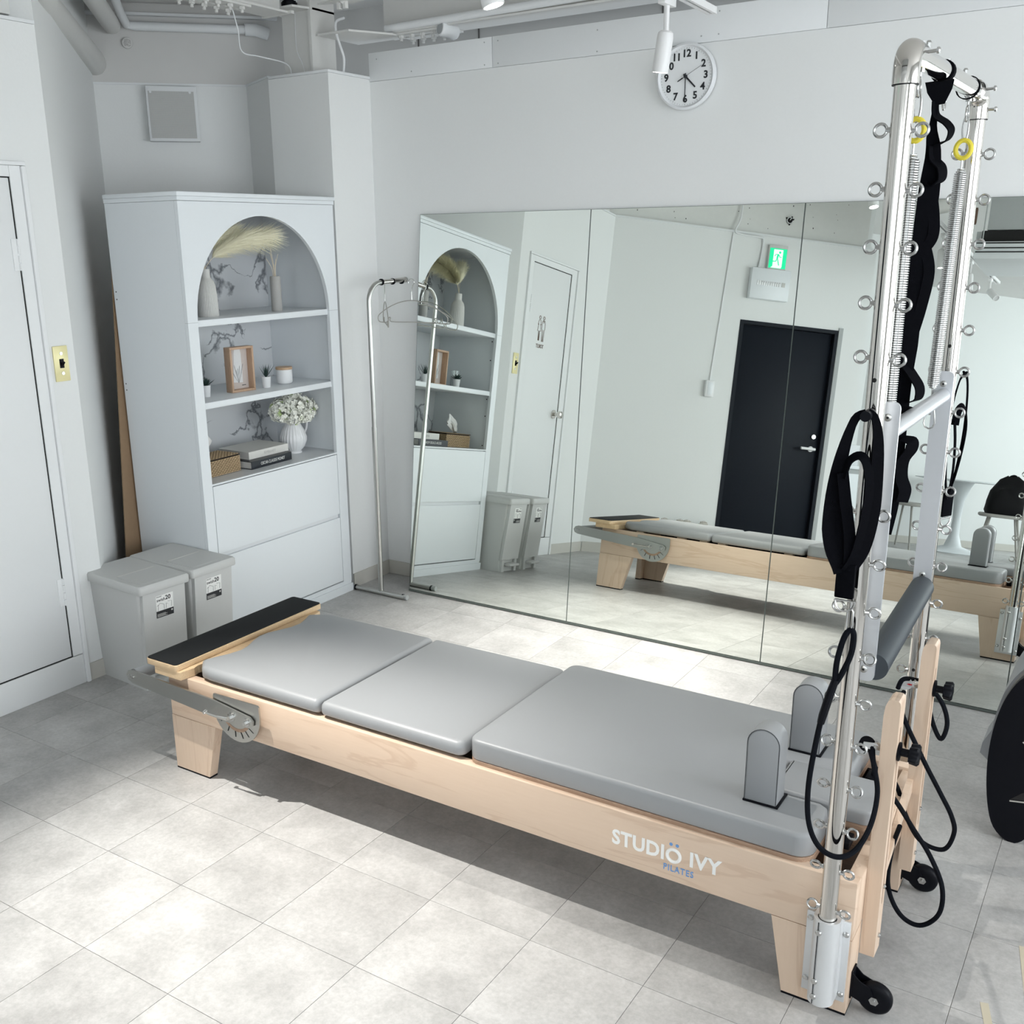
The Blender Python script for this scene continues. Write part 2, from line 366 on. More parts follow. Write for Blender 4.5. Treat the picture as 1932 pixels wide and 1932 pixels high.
# individual vinyl tiles where they can be told apart
T_ = 0.3125
tile_me = None
k = 0
for j in range(0, 13):
    for i in range(-5, 9):
        x0 = -1.395+i*T_; y0 = -2.829+T_*(j-4)
        if x0+T_ < -2.80 or y0 > -0.2: continue
        if tile_me is None:
            t_ = MB().loft([[(0.0006, 0.0006, -0.0016), (T_-0.0006, 0.0006, -0.0016), (T_-0.0006, T_-0.0006, -0.0016), (0.0006, T_-0.0006, -0.0016)],
                            [(0.0006, 0.0006, -0.0004), (T_-0.0006, 0.0006, -0.0004), (T_-0.0006, T_-0.0006, -0.0004), (0.0006, T_-0.0006, -0.0004)],
                            [(0.0012, 0.0012, 0), (T_-0.0012, 0.0012, 0), (T_-0.0012, T_-0.0012, 0), (0.0012, T_-0.0012, 0)]], False, True).build('tile', 'tile', fl, smooth=0)
            tile_me = t_
        else: t_ = link_copy(tile_me, fl)
        t_.location = (x0, y0, 0)
MB().box(-2.95, 1.40, -4.08, -0.015, -0.0019, -0.0014).build('tile_joint', 'grout', fl, smooth=0)['kind'] = 'stuff'

ZT = 2.45; ZC = 2.85
struct(MB().box(-6.2, 3.6, -10.4, 0.6, ZC, ZC+0.1).build('ceiling', 'ceil'))
# mirror wall and the boards along its top
wb = struct(MB().box(-2.65, 3.4, 0.008, 0.09, 0, 2.425).box(-2.65, 3.4, 0.012, 0.09, 2.425, 2.55).build('wall_back', 'wall'))
for a, b2 in ((-2.648, -1.9612), (-1.9588, -0.521), (-0.519, 1.0), (1.002, 3.3)):
    MB().box(a, b2, 0.003, 0.014, 2.4265, 2.549, 0.001).build('board', 'board', wb)
for x, z in ((-2.6, 2.52), (-2.0, 2.53), (-2.0, 2.44), (-1.93, 2.53), (-1.93, 2.44), (-1.45, 2.52), (-1.45, 2.44), (-1.0, 2.45), (-0.93, 2.53), (-0.93, 2.45), (-2.4, 2.45)):
    MB().cyl((x, 0.0045, z), (x, 0.0018, z), 0.003, 8).build('screw', 'grey_panel', wb)
struct(MB().box(-3.4, 3.5, 0.42, 0.5, 2.3, ZC).build('wall_upper_back', 'ceil'))
# joints of the duct panels seen above the boards
for x in (-2.66, -2.3, -1.35, -0.1):
    struct(MB().box(x-0.002, x+0.002, 0.412, 0.424, 2.4, ZC).build('trim_9', 'grout'))
# boxed-in pillar in the corner, with its thin lid
pb = struct(MB().box(-3.018, -2.65, -0.287, 0.09, 0, 2.436).build('wall_pillar', 'wall'))
MB().box(-3.012, -2.644, -0.293, 0.05, 2.437, 2.449, 0.002).build('lid', 'board', pb)
# skewed wall with the vent, its short return, and the return beside the toilet door
def wall_seg(name, p, q, z0, z1, th, mat, parent=None):
    p = Vector((*p, 0)); q = Vector((*q, 0)); d = (q-p).normalized(); n = Vector((-d.y, d.x, 0))*th
    return MB().prism([(p.x, p.y), (q.x, q.y), ((q+n).x, (q+n).y), ((p+n).x, (p+n).y)], z0, z1).build(name, mat, parent, smooth=0)
struct(wall_seg('wall_vent', (-3.83, -0.69), (-3.31, -0.14), 0, ZT-0.004, 0.1, 'wall'))
struct(wall_seg('wall_vent_upper', (-3.83, -0.69), (-3.17, 0.008), ZT+0.002, ZC, 0.1, 'ceil'))
struct(wall_seg('trim_1', (-3.825, -0.695), (-3.306, -0.145), ZT-0.006, ZT+0.003, 0.1, 'board'))
struct(wall_seg('wall_vent_return', (-3.31, -0.14), (-3.019, -0.284), 0, ZT-0.004, 0.1, 'wall'))
struct(wall_seg('trim_2', (-3.31, -0.146), (-3.02, -0.290), ZT-0.006, ZT+0.003, 0.1, 'board'))
struct(wall_seg('wall_return', (-3.83, -0.63), (-2.81, -1.645), 0, ZC, -0.08, 'wall'))
# left wall around the toilet door
lw = MB()
lw.box(-2.93, -2.81, -1.763, -1.645, 0, ZT); lw.box(-2.93, -2.81, -2.98, -2.42, 0, ZT); lw.box(-2.93, -2.81, -2.42, -1.763, 1.984, ZT); lw.box(-2.93, -2.81, -2.42, -1.763, 0, 0.09)
struct(lw.build('wall_left', 'wall', smooth=0))
struct(MB().box(-2.94, -2.806, -2.98, -1.646, ZT+0.001, ZT+0.012).build('trim_3', 'board'))
struct(MB().box(-3.2, -2.86, -3.2, -1.70, ZT+0.03, ZC).box(-3.2, -2.84, -3.2, -1.72, ZT+0.14, ZT+0.2).build('wall_left_upper', 'wall_warm'))
# toilet door
dr = struct(MB().box(-2.845, -2.812, -2.335, -1.823, 0.128, 1.936, 0.002).build('door_1', 'door'))
cs = MB()
for y0, y1, z0, z1 in ((-1.8195, -1.776, 0.1275, 1.977), (-2.409, -2.339, 0.1275, 1.977), (-2.338, -1.8205, 1.94, 1.977)): cs.box(-2.86, -2.8068, y0, y1, z0, z1)
cs.build('door_frame', 'door', dr, smooth=0)
cs = MB()
for y0, y1, z0, z1 in ((-1.775, -1.757, 0.0, 1.977), (-2.428, -2.41, 0.0, 1.977), (-2.428, -1.757, 1.978, 1.992)): cs.box(-2.822, -2.797, y0, y1, z0, z1, 0.003)
cs.build('door_casing', 'door', dr, smooth=0)
MB().box(-2.90, -2.8065, -2.409, -1.776, 0.0, 0.1235, 0.002).build('sill', 'door', dr)
MB().box(-2.816, -2.8105, -2.339, -1.819, 0.1245, 0.1275).box(-2.816, -2.8105, -2.339, -1.819, 1.9365, 1.9395).box(-2.816, -2.8105, -1.8225, -1.8205, 0.125, 1.939).box(-2.816, -2.8105, -2.3380, -2.3355, 0.125, 1.939).build('gap', 'hole', dr, smooth=0)
for z in (1.675, 0.40):
    h = MB().box(-2.813, -2.8085, -1.846, -1.806, z-0.055, z+0.055, 0.001).build('hinge', 'door', dr)
    hb = MB()
    for a in (-0.055, -0.027, 0.004, 0.03): hb.cyl((-2.807, -1.822, z+a), (-2.807, -1.822, z+a+0.024), 0.005, 10)
    hb.build('knuckle', 'door', h)
kn = MB().cyl((-2.812, -2.28, 0.985), (-2.804, -2.28, 0.985), 0.03, 24).build('door_knob', 'chrome', dr)
MB().lathe([(0.011, 0), (0.011, 0.022), (0.022, 0.03), (0.026, 0.045), (0.024, 0.058), (0.012, 0.062)], 24, Matrix.Translation((-2.804, -2.28, 0.985)) @ Matrix.Rotation(PI/2, 4, 'Y')).build('grip', 'chrome', kn)
# toilet sign on the door
sg = thing('toilet_sign', 'brown outline woman and man toilet sign on the white door', 'sign', (-2.8118, -2.00, 1.525))
def outline(pts, r=0.0022, closed=True, mat='brown', name='figure', parent=None, Mx=None):
    return MB().tube([(0, p[0], p[1]) for p in pts], r, 6, closed).build(name, mat, parent)
def head(cx, cz, r, parent): return MB().tube([(0, cx+r*math.cos(a*PI/8), cz+r*math.sin(a*PI/8)) for a in range(16)], 0.0022, 6, True).build('head', 'brown', parent)
# facing the door, +y is to the viewer's right: the woman stands on the right
for cx, kind in ((-0.026, 'm'), (0.026, 'w')):
    head(cx, 0.078, 0.0105, sg)
    if kind == 'm':
        outline([(cx-0.011, 0.062), (cx+0.011, 0.062), (cx+0.019, 0.052), (cx+0.021, 0.005), (cx+0.014, 0.004), (cx+0.012, -0.075), (cx+0.003, -0.075), (cx, 0.0), (cx-0.003, -0.075), (cx-0.012, -0.075), (cx-0.014, 0.004), (cx-0.021, 0.005), (cx-0.019, 0.052)], parent=sg)
        outline([(cx-0.006, 0.06), (cx, 0.045), (cx+0.006, 0.06)], closed=False, name='collar', parent=sg)
    else:
        outline([(cx-0.009, 0.062), (cx+0.009, 0.062), (cx+0.021, 0.03), (cx+0.012, 0.036), (cx+0.022, -0.01), (cx-0.022, -0.01), (cx-0.012, 0.036), (cx-0.021, 0.03)], parent=sg)
        outline([(cx+0.008, -0.012), (cx+0.006, -0.072), (cx+0.001, -0.072), (cx, -0.014), (cx-0.001, -0.072), (cx-0.006, -0.072), (cx-0.008, -0.012)], closed=False, name='legs', parent=sg)
text('TOILET', 0.034, 'brown', 'lettering', sg, face((0.0005, 0, -0.108), (0, 1, 0), (0, 0, 1)), bold=0.0006, sx=0.9)
# brass-coloured switch plate beside the door
sw = thing('light_switch', 'shiny pale gold switch plate with black toggle beside toilet door', 'switch', (-2.81, -1.7085, 1.277))
MB().box(0.0, 0.006, -0.031, 0.031, -0.066, 0.066, 0.002).build('plate', 'gold', sw)
MB().box(0.006, 0.0075, -0.009, 0.009, -0.016, 0.018).cyl((0.006, 0, -0.006), (0.022, 0, 0.006), 0.006, 12, 0.004).build('toggle', 'blackp', sw)
for z in (0.038, -0.036): MB().cyl((0.006, 0.001, z), (0.0078, 0.001, z), 0.0065, 16).build('screw', 'steel', sw)

# skewed entrance wall with the navy door (seen in the mirror)
E0 = Vector((-2.80, -2.905, 0)); ed = Vector((0.76, -0.65, 0)).normalized(); en = Vector((0.65, 0.76, 0)).normalized()   # en points into the room
TE = Matrix(((ed.x, -en.x, 0, E0.x), (ed.y, -en.y, 0, E0.y), (0, 0, 1, 0), (0, 0, 0, 1)))   # local: s along wall, t behind wall, z
ew = MB(TE); ew.box(-0.1, 1.02, 0, 0.12, 0, ZT); ew.box(1.80, 2.02, 0, 0.12, 0, ZT); ew.box(1.02, 1.80, 0, 0.12, 1.83, ZT)
struct(ew.build('wall_front', 'wall', smooth=0))
struct(MB(TE).box(-0.1, 2.02, -0.006, 0.1, ZT, ZT+0.014).build('trim_4', 'board'))
struct(MB(TE).box(-0.3, 1.95, 0.03, 0.15, ZT+0.014, ZC).build('wall_front_upper', 'wall_warm'))
struct(MB(TE).box(-0.0, 1.02, -0.006, 0, 0, 0.075).box(1.82, 2.02, -0.006, 0, 0, 0.075).build('baseboard_front', 'base'))
bd = struct(MB(TE).box(1.052, 1.772, 0.032, 0.07, 0.01, 1.80, 0.002).build('door_2', 'bdoor'))
MB(TE).box(1.02, 1.05, -0.004, 0.1, 0, 1.83).box(1.775, 1.80, -0.004, 0.1, 0, 1.83).box(1.05, 1.775, -0.004, 0.1, 1.803, 1.83).build('door_frame', 'bdoor', bd, smooth=0)
for z in (1.60, 1.02, 0.3): MB(TE).cyl((1.051, 0.02, z-0.06), (1.051, 0.02, z+0.06), 0.007, 10).build('hinge', 'steel', bd)
hd = MB(TE).cyl((1.715, 0.032, 0.925), (1.715, -0.02, 0.925), 0.012, 14).build('door_handle', 'ceramic_w', bd)
MB(TE).cyl((1.73, -0.022, 0.925), (1.615, -0.022, 0.928), 0.0105, 12).build('lever', 'ceramic_w', hd)
MB(TE).cyl((1.715, 0.032, 0.925), (1.715, 0.024, 0.925), 0.021, 20).build('rose', 'ceramic_w', hd)
MB(TE).cyl((1.725, 0.032, 1.02), (1.725, 0.018, 1.02), 0.017, 20).build('lock', 'steel', bd)
struct(MB(TE).box(1.802, 1.835, -0.010, 0, 0, 1.85).build('trim_5', 'grey_panel'))
# kitchen recess behind the end of the entrance wall
KW = [(1.98, 0.12), (2.03, 0.12), (2.03, 1.3), (1.98, 1.3)]
struct(MB(TE).prism(KW, 0, ZC).build('wall_kitchen', 'wall'))
struct(MB(TE).box(2.0, 2.72, 1.25, 1.35, 0, ZC).build('wall_kitchen_back', 'wall'))
kc = thing('kitchen_counter', 'low grey kitchen counter past the end of the entrance wall', 'counter', T=TE)
MB().box(2.06, 2.62, 0.62, 1.24, 0.0, 0.80).build('cabinet_body', 'grey_panel', kc); MB().box(2.04, 2.65, 0.60, 1.245, 0.80, 0.83, 0.003).build('worktop', 'cab', kc)
MB().box(2.10, 2.58, 0.612, 0.622, 0.06, 0.76).build('cabinet_door', 'cab', kc)
sh_ = thing('wall_shelf', 'olive bracket shelf rail on kitchen wall beyond the dark door', 'shelf', T=TE)
MB().box(2.08, 2.45, 1.14, 1.248, 1.60, 1.615).build('board', 'olive', sh_); MB().prism([(1.248, 1.5), (1.248, 1.60), (1.15, 1.60)], 2.12, 2.135, 'yz').build('bracket', 'olive', sh_)
for i, (x, z) in enumerate(((2.15, 0.83), (2.33, 0.83))):
    bx = MB(TE).box(x, x+0.14, 0.7, 0.9, z, z+0.22-0.05*i, 0.004).build('storage_box', 'cab2'); tag(bx, ['taller white storage box standing on the grey kitchen counter', 'shorter white storage box standing on the grey kitchen counter'][i], 'box', 'boxes on the kitchen counter')

# far end of the studio and right wall with windows
FW = Matrix(((0.65, -0.76, 0, -1.62), (-0.76, -0.65, 0, -8.14), (0, 0, 1, 0), (0, 0, 0, 1)))
struct(wall_seg('wall_far', (-1.72, -8.27), (0.35, -10.2), 0, ZC, -0.12, 'wall'))
struct(wall_seg('wall_far_left', (-3.3, -7.4), (-1.70, -8.25), 0, ZC, -0.12, 'wall'))
struct(wall_seg('wall_far_side', (-4.3, -6.3), (-3.3, -7.42), 0, ZC, -0.12, 'wall'))
struct(MB(Matrix.Identity(4)).box(0.3, 3.4, -10.12, -10.0, 0, 0.85).box(0.3, 3.4, -10.12, -10.0, 2.55, ZC).box(0.3, 0.36, -10.12, -10.0, 0.85, 2.55).box(2.94, 3.4, -10.12, -10.0, 0.85, 2.55).build('wall_end', 'wall', smooth=0))
wr = MB().box(3.3, 3.42, -10.1, 0.1, 0, 0.55).box(3.3, 3.42, -10.1, 0.1, 2.55, ZC)
for a, b2 in ((-10.1, -8.6), (-5.2, -3.6), (-0.4, 0.1)): wr.box(3.3, 3.42, a, b2, 0.55, 2.55)
struct(wr.build('wall_right', 'wall', smooth=0))
for n_, (y0, y1) in enumerate(((-3.6, -0.4), (-8.6, -5.2))):
    wi = MB().box(3.36, 3.37, y0, y1, 0.55, 2.55).build('window_%d' % (n_+1), 'skyglass'); struct(wi)
    fr = MB()
    for y in (y0, y0+(y1-y0)/3, y0+(y1-y0)*2/3, y1): fr.box(3.32, 3.36, y-0.02, y+0.02, 0.55, 2.55)
    for z in (0.55, 2.55): fr.box(3.32, 3.36, y0, y1, z-0.02, z+0.02)
    fr.build('window_frame', 'alu', wi, smooth=0)
wi = struct(MB().box(0.36, 2.94, -10.07, -10.06, 0.85, 2.55).build('window_3', 'skyglass'))
fr = MB()
for x in (0.36, 1.65, 2.94): fr.box(x-0.02, x+0.02, -10.06, -10.02, 0.85, 2.55)
fr.build('window_frame', 'alu', wi, smooth=0)
# unseen shell behind the skewed walls
struct(MB().box(-6.1, -6.0, -10.2, 0.6, 0, ZC).box(-6.1, 0.3, -10.3, -10.2, 0, ZC).build('wall_outer', 'wall'))
# baseboards in view
struct(MB().box(-2.650, -2.643, -0.287, 0.008, 0, 0.072).build('baseboard_pillar', 'base'))
struct(MB().box(-2.643, 3.3, 0.001, 0.008, 0, 0.072).build('baseboard_back', 'base'))
struct(MB().box(-2.81, -2.804, -1.755, -1.645, 0, 0.072).box(-2.81, -2.804, -2.905, -2.43, 0, 0.072).build('baseboard_left', 'base'))
struct(wall_seg('baseboard_return', (-3.10, -1.361), (-2.812, -1.648), 0, 0.072, 0.006, 'base'))
struct(wall_seg('baseboard_far', (-1.715, -8.265), (0.25, -10.10), 0, 0.08, 0.008, 'base'))

# ------------------------------------------------------------------ leaning mirror panels
MBm, MHm = 0.1851, 1.8239
th_ = math.atan2(MBm, MHm); slen = math.hypot(MBm, MHm)
TM = Matrix.Translation((0, -MBm, 0)) @ Matrix.Rotation(-th_, 4, 'X')     # local z runs up the sheet
edges = (-2.3711, -1.4642, -0.5506, 0.3640, 1.2790)
places = ['leftmost frameless mirror panel, reflecting the arched cabinet and toilet door', 'second frameless mirror panel from the left, reflecting the bed foot and dark door hinges',
          'third frameless mirror panel, reflecting the door handle and the tower', 'rightmost frameless mirror panel, behind the black shelled chair']
for i in range(4):
    t0 = thing('mirror_panel', places[i], 'mirror', T=Matrix.Translation((edges[i], 0, 0)) @ TM, group='mirrors leaning along the wall')
    wd = edges[i+1]-edges[i]
    MB().box(0.0022, wd-0.0022, -0.0002, 0.0, 0.013, slen).build('glass', 'mirror', t0, smooth=0)
    MB().box(0.0005, wd-0.0005, 0.0002, 0.004, 0.012, slen+0.0012).build('backing', 'mirror_edge', t0, smooth=0)
    MB().box(0.0, wd, -0.004, 0.008, 0.0025, 0.011).build('bottom_rail', 'mirror_edge', t0, smooth=0)

# ------------------------------------------------------------------ clock
ck = thing('wall_clock', 'round white wall clock reading half past four above the mirrors', 'clock', (-1.048, 0.0026, 2.308))
MB().lathe([(0.118, 0), (0.122, 0.012), (0.121, 0.026), (0.114, 0.030), (0.107, 0.024), (0.107, 0.018)], 64, Matrix.Rotation(PI/2, 4, 'X'), caps=False).build('rim', 'clock', ck, smooth=50)
MB().lathe([(0.107, 0.018), (0.107, 0.0215)], 64, Matrix.Rotation(PI/2, 4, 'X')).build('dial', 'clockface', ck)
for h in range(1, 13):
    a = h*PI/6; text(str(h), 0.037, 'black', 'numeral', ck, face((0.082*math.sin(a), -0.0222, 0.082*math.cos(a)), (1, 0, 0), (0, 0, 1)), bold=0.0011)
tk = MB()
for h in range(60):
    a = h*PI/30; r1 = 0.104; r0_ = 0.101 if h % 5 else 0.0985
    tk.cyl((r0_*math.sin(a), -0.0222, r0_*math.cos(a)), (r1*math.sin(a), -0.0222, r1*math.cos(a)), 0.0005, 4)
tk.build('minute_marks', 'black', ck)
def hand(name, a, l, wd, back=0.012, y=-0.0245):
    a = R(a); d = Vector((math.sin(a), 0, math.cos(a))); p = Vector((-d.z, 0, d.x))
    q = [(-d*back+p*wd), (d*l+p*wd*0.8), (d*l-p*wd*0.8), (-d*back-p*wd)]
    MB().prism([(v.x, v.z) for v in q], y, y-0.0012, 'xz').build(name, 'black', ck, smooth=0)
hand('hour_hand', 135, 0.058, 0.0034); hand('minute_hand', 180, 0.092, 0.0018, y=-0.0262); hand('second_hand', 62, 0.075, 0.0006, 0.036, y=-0.0278)
hand('second_hand_weight', 242, 0.036, 0.0022, -0.012, y=-0.0278)
MB().cyl((0, -0.021, 0), (0, -0.03, 0), 0.0065, 16).build('hub', 'black', ck)

# ------------------------------------------------------------------ vent and ceiling works on the upper left
vd = Vector((0.66, 0.75, 0)).normalized()
v0 = Vector((-3.637, -0.489, 2.186))
TV = Matrix(((vd.x, -vd.y, 0, v0.x), (vd.y, vd.x, 0, v0.y), (0, 0, 1, v0.z), (0, 0, 0, 1)))     # local x along wall, -y out of wall
vt = thing('wall_vent_grille', 'square white ventilation cover with grey mesh high on the angled wall', 'vent', T=TV)
MB().box(0, 0.238, -0.05, 0.0, 0, 0.25, 0.004).build('housing', 'board', vt)
MB().box(0.012, 0.222, -0.0515, -0.0502, 0.014, 0.226).build('filter_backing', 'vent', vt, smooth=0)
ms = MB()
for i in range(43):
    x = 0.012+i*0.005
    ms.box(x-0.0011, x+0.0011, -0.0532, -0.0518, 0.014, 0.226)
for i in range(43):
    z = 0.015+i*0.005
    ms.box(0.012, 0.222, -0.0536, -0.0524, z-0.0011, z+0.0011)
ms.build('mesh', 'grey_print', vt, smooth=0, kind='stuff')
for x in (0.022, 0.205): MB().cyl((x, -0.0515, 0.222), (x, -0.056, 0.222), 0.006, 12).build('button', 'board', vt)
rv = thing('round_pipe_cap', 'small round perforated wall cap above the square vent', 'cap', T=TV @ Matrix.Translation((-0.062, -0.004, 0.44)))
MB().lathe([(0.024, 0), (0.024, 0.006), (0.019, 0.008)], 24, Matrix.Rotation(PI/2, 4, 'X')).build('ring', 'ceil', rv)
hm = MB(); random.seed(3)
for a in range(-5, 6):
    for b2 in range(-5, 6):
        if a*a+b2*b2 < 26 and random.random() < 0.8: hm.cyl((a*0.0034, -0.0076, b2*0.0034), (a*0.0034, -0.0088, b2*0.0034), 0.0012, 5)
hm.build('perforation', 'grout', rv, kind='stuff')
struct(MB(TV).box(0.228, 0.238, -0.003, 0.0, 0.27, 0.66).build('trim_6', 'board'))

def pipe(name, pts, r, label, cat='pipe', mat='steel_paint', n=16, smooth_n=6, group=None):
    o = MB().tube(spline(pts, smooth_n) if smooth_n > 1 else pts, r, n).build(name, mat); tag(o, label, cat, group); return o
pA = thing('ceiling_pipe', 'thick white painted pipe slanting down along the upper left corner', 'pipe', (0, 0, 0))
MB().tube([(-2.3, -1.98, 2.63), (-3.1, -1.39, 2.60), (-3.74, -0.70, 2.545), (-3.81, -0.63, 2.535)], 0.055, 24).build('pipe_body', 'steel_paint', pA)
MB().tube([(-3.30, -1.19, 2.592), (-3.31, -1.18, 2.590)], 0.061, 24).build('band', 'board', pA)
MB().cyl((-3.40, -1.12, 2.53), (-3.40, -1.12, 2.46), 0.006, 8).build('hook', 'board', pA)
pipe('ceiling_pipe', [(-2.2, -1.75, 2.72), (-3.0, -1.32, 2.72), (-3.70, -0.60, 2.70)], 0.042, 'middle white painted pipe running over the upper left corner', smooth_n=1)
wp = thing('wall_pipe', 'thin white pipe bending from the ceiling along the top of the vent wall', 'pipe')
MB().tube([(-2.0, -1.7, 2.80), (-2.97, -1.22, 2.78), (-3.60, -0.62, 2.73), (-3.64, -0.56, 2.70), (-3.62, -0.53, 2.695), (-3.235, -0.115, 2.695)], 0.020, 14).build('pipe_body', 'board', wp)
MB().tube([(-3.275, -0.158, 2.695), (-3.24, -0.12, 2.695), (-3.21, -0.07, 2.68)], 0.029, 16).build('socket', 'board', wp)
struct(wall_seg('trim_7', (-3.80, -0.71), (-3.17, -0.04), 2.745, 2.757, 0.06, 'board'))
struct(wall_seg('trim_8', (-3.82, -0.70), (-3.18, -0.03), 2.757, 2.80, 0.02, 'ceil'))
# steel column with its stiffener plate, beams and splice plates
sc = thing('steel_column', 'white painted steel column rising from the boxed pillar top', 'column')
MB().box(-2.985, -2.815, -0.205, -0.193, 2.45, ZC).box(-2.985, -2.815, -0.06, -0.048, 2.45, ZC).box(-2.905, -2.893, -0.193, -0.06, 2.45, ZC).build('column_body', 'steel_paint', sc, smooth=0)
MB().box(-2.814, -2.800, -0.215, -0.05, 2.45, ZC).build('edge_flange', 'steel_paint', sc, smooth=0)
MB().prism([(-3.03, -0.30), (-2.83, -0.30), (-2.80, -0.20), (-2.80, -0.05), (-3.03, -0.05)], 2.722, 2.731).build('shelf_plate', 'steel_paint', sc, smooth=0)
MB().prism([(-2.785, -0.19), (-2.60, -0.19), (-2.50, 0.0), (-2.50, 0.1), (-2.785, 0.1)], 2.612, 2.62).build('stiffener_plate', 'steel_paint', sc, smooth=0)
def beam(name, label, p, q, zf, wdt):
    p = Vector((*p, 0)); q = Vector((*q, 0)); d = (q-p).normalized(); L_ = (q-p).length
    T = Matrix(((d.x, -d.y, 0, p.x), (d.y, d.x, 0, p.y), (0, 0, 1, zf), (0, 0, 0, 1)))
    t = thing(name, label, 'beam', T=T)
    MB().box(0, L_, -wdt/2, wdt/2, 0, 0.009).build('bottom_flange', 'steel_paint', t, smooth=0)
    MB().box(0, L_, -0.005, 0.005, 0.009, ZC-zf-0.002).build('web', 'steel_paint', t, smooth=0)
    return t, L_
b1, L1 = beam('steel_beam', 'white painted steel beam running along above the mirror wall', (-2.62, 0.10), (3.2, 0.10), 2.625, 0.15)
def splice(par, s0, s1, wdt, z):
    sp = MB().box(s0, s1, -wdt*0.46, -wdt*0.1, z-0.010, z-0.0005).box(s0, s1, wdt*0.1, wdt*0.46, z-0.010, z-0.0005).build('splice_plate', 'steel_paint', par, smooth=0)
    n = 5
    for i in range(n):
        for y in (-wdt*0.3, wdt*0.3):
            s = s0+(s1-s0)*(i+0.5)/n
            b_ = MB().cyl((s, y, z-0.022), (s, y, z-0.010), 0.0135, 6).cyl((s, y, z-0.034), (s, y, z-0.021), 0.007, 8).cyl((s, y, z+0.009), (s, y, z+0.024), 0.0125, 6).build('bolt', 'steel_paint', sp, smooth=20)
splice(b1, 0.10, 0.40, 0.15, 0)
b2_, L2 = beam('steel_beam', 'white painted steel beam running from the column toward the camera side', (-2.90, -0.31), (-2.90, -2.9), 2.69, 0.14)
splice(b2_, 0.24, 0.58, 0.14, 0)
MB().box(0, 0.02, -0.09, 0.09, -0.002, 0.01).build('end_plate', 'steel_paint', b2_, smooth=0)
pipe('ceiling_pipe', [(-2.55, 0.02, 2.645), (-1.2, 0.02, 2.66), (3.0, 0.02, 2.68)], 0.017, 'slim white conduit running in front of the beam above the mirror wall', 'pipe', 'board', smooth_n=1)
# can-shaped sensor on the beam
cn = thing('pipe_cap', 'white cylindrical vent can with dark mesh mouth above the mirror wall', 'cap', T=Matrix.Translation((-2.215, 0.09, 2.605)) @ (Vector((0.30, 0.75, -0.1)).to_track_quat('-Z', 'Y').to_matrix().to_4x4()))
MB().lathe([(0.027, -0.01), (0.032, 0.0), (0.032, 0.075), (0.028, 0.08)], 28).build('can', 'board', cn)
MB().lathe([(0.024, 0.079), (0.024, 0.0815)], 24).build('mesh_face', 'vent', cn)
# small camera standing on the column plate
ca = thing('security_camera', 'small white egg-shaped camera with black face on the column plate', 'camera', (-2.915, -0.225, 2.731))
MB().lathe([(0.028, 0), (0.036, 0.015), (0.0385, 0.04), (0.034, 0.066), (0.022, 0.084), (0.006, 0.09)], 28).build('shell', 'clock', ca, smooth=60)
MB().lathe([(0.036, 0.004), (0.0395, 0.014), (0.0400, 0.026), (0.0395, 0.034), (0.0372, 0.040)], 40, rfun=lambda a, z: 1.0 if abs(((a-R(-50)+PI) % (2*PI))-PI) < 1.15-max(0, z-0.02)*40 else 0.93).build('black_face', 'blackp', ca, smooth=60)
# loose cables
pipe('cable', [(-2.92, -0.58, 2.682), (-2.925, -0.55, 2.60), (-2.94, -0.52, 2.52), (-2.95, -0.40, 2.515), (-2.93, -0.25, 2.50), (-2.93, -0.22, 2.453)], 0.0028, 'thin white cable dangling from the beam splice to the pillar top', 'cable', 'board', 8)
pipe('cable', [(-2.70, -0.10, 2.69), (-2.695, -0.16, 2.665), (-2.69, -0.17, 2.62), (-2.67, -0.17, 2.56), (-2.66, -0.16, 2.51), (-2.675, -0.15, 2.452)], 0.006, 'thicker white cable hanging from the conduit to the pillar top', 'cable', 'board', 10)
pipe('cable', [(-2.90, -0.207, 2.72), (-2.90, -0.21, 2.57), (-2.86, -0.22, 2.50), (-2.83, -0.24, 2.452)], 0.0014, 'hair-thin cable below the small camera', 'cable', 'board', 6)
# upper pod seen beside the cables: tilted insulator on a plate
ins = thing('brace_joint', 'white brace joint with two bolts on a small sloped plate near the column', 'fitting', (-2.55, -0.28, 2.71))
MB().prism([(-0.13, -0.02), (0.0, -0.05), (0.13, 0.02), (0.02, 0.05)], 0, 0.006).build('plate', 'steel_paint', ins, smooth=0)
for x in (-0.02, 0.015): MB().cyl((x, 0, -0.028), (x, 0, 0.0), 0.013, 6).build('bolt', 'steel_paint', ins)
MB().cyl((0.0, 0, 0.006), (0.16, -0.05, 0.13), 0.022, 14).build('brace', 'steel_paint', ins)

# ------------------------------------------------------------------ track lights
def track(name, label, p, q, z):
    t = thing(name, label, 'track')
    d = (Vector(q)-Vector(p)).normalized(); ang_ = math.atan2(d.y, d.x); L_ = (Vector(q)-Vector(p)).length
    T = Matrix.Translation((*p, z)) @ Matrix.Rotation(ang_, 4, 'Z')
    MB(T).box(0, L_, -0.017, -0.006, 0, 0.018).box(0, L_, 0.006, 0.017, 0, 0.018).box(0, L_, -0.017, 0.017, 0.018, 0.022).box(-0.01, 0.0, -0.018, 0.018, 0, 0.022).build('rail', 'lamp', t, smooth=0)
    MB(T).box(0.0, L_, -0.006, 0.006, 0.012, 0.018).build('slot', 'hole', t, smooth=0)
    for s in (0.25*L_, 0.75*L_): MB(T).cyl((s, 0, 0.022), (s, 0, ZC-z-0.001), 0.004, 6).build('hanger_rod', 'lamp', t)
    return t
track('light_track', 'long white lighting track running from the mirror wall to the far end', (-0.82, -0.36), (-0.60, -5.7), 2.452)
track('light_track', 'short white lighting track above the foot of the exercise bed', (-2.05, -1.7), (-2.12, -3.1), 2.74)
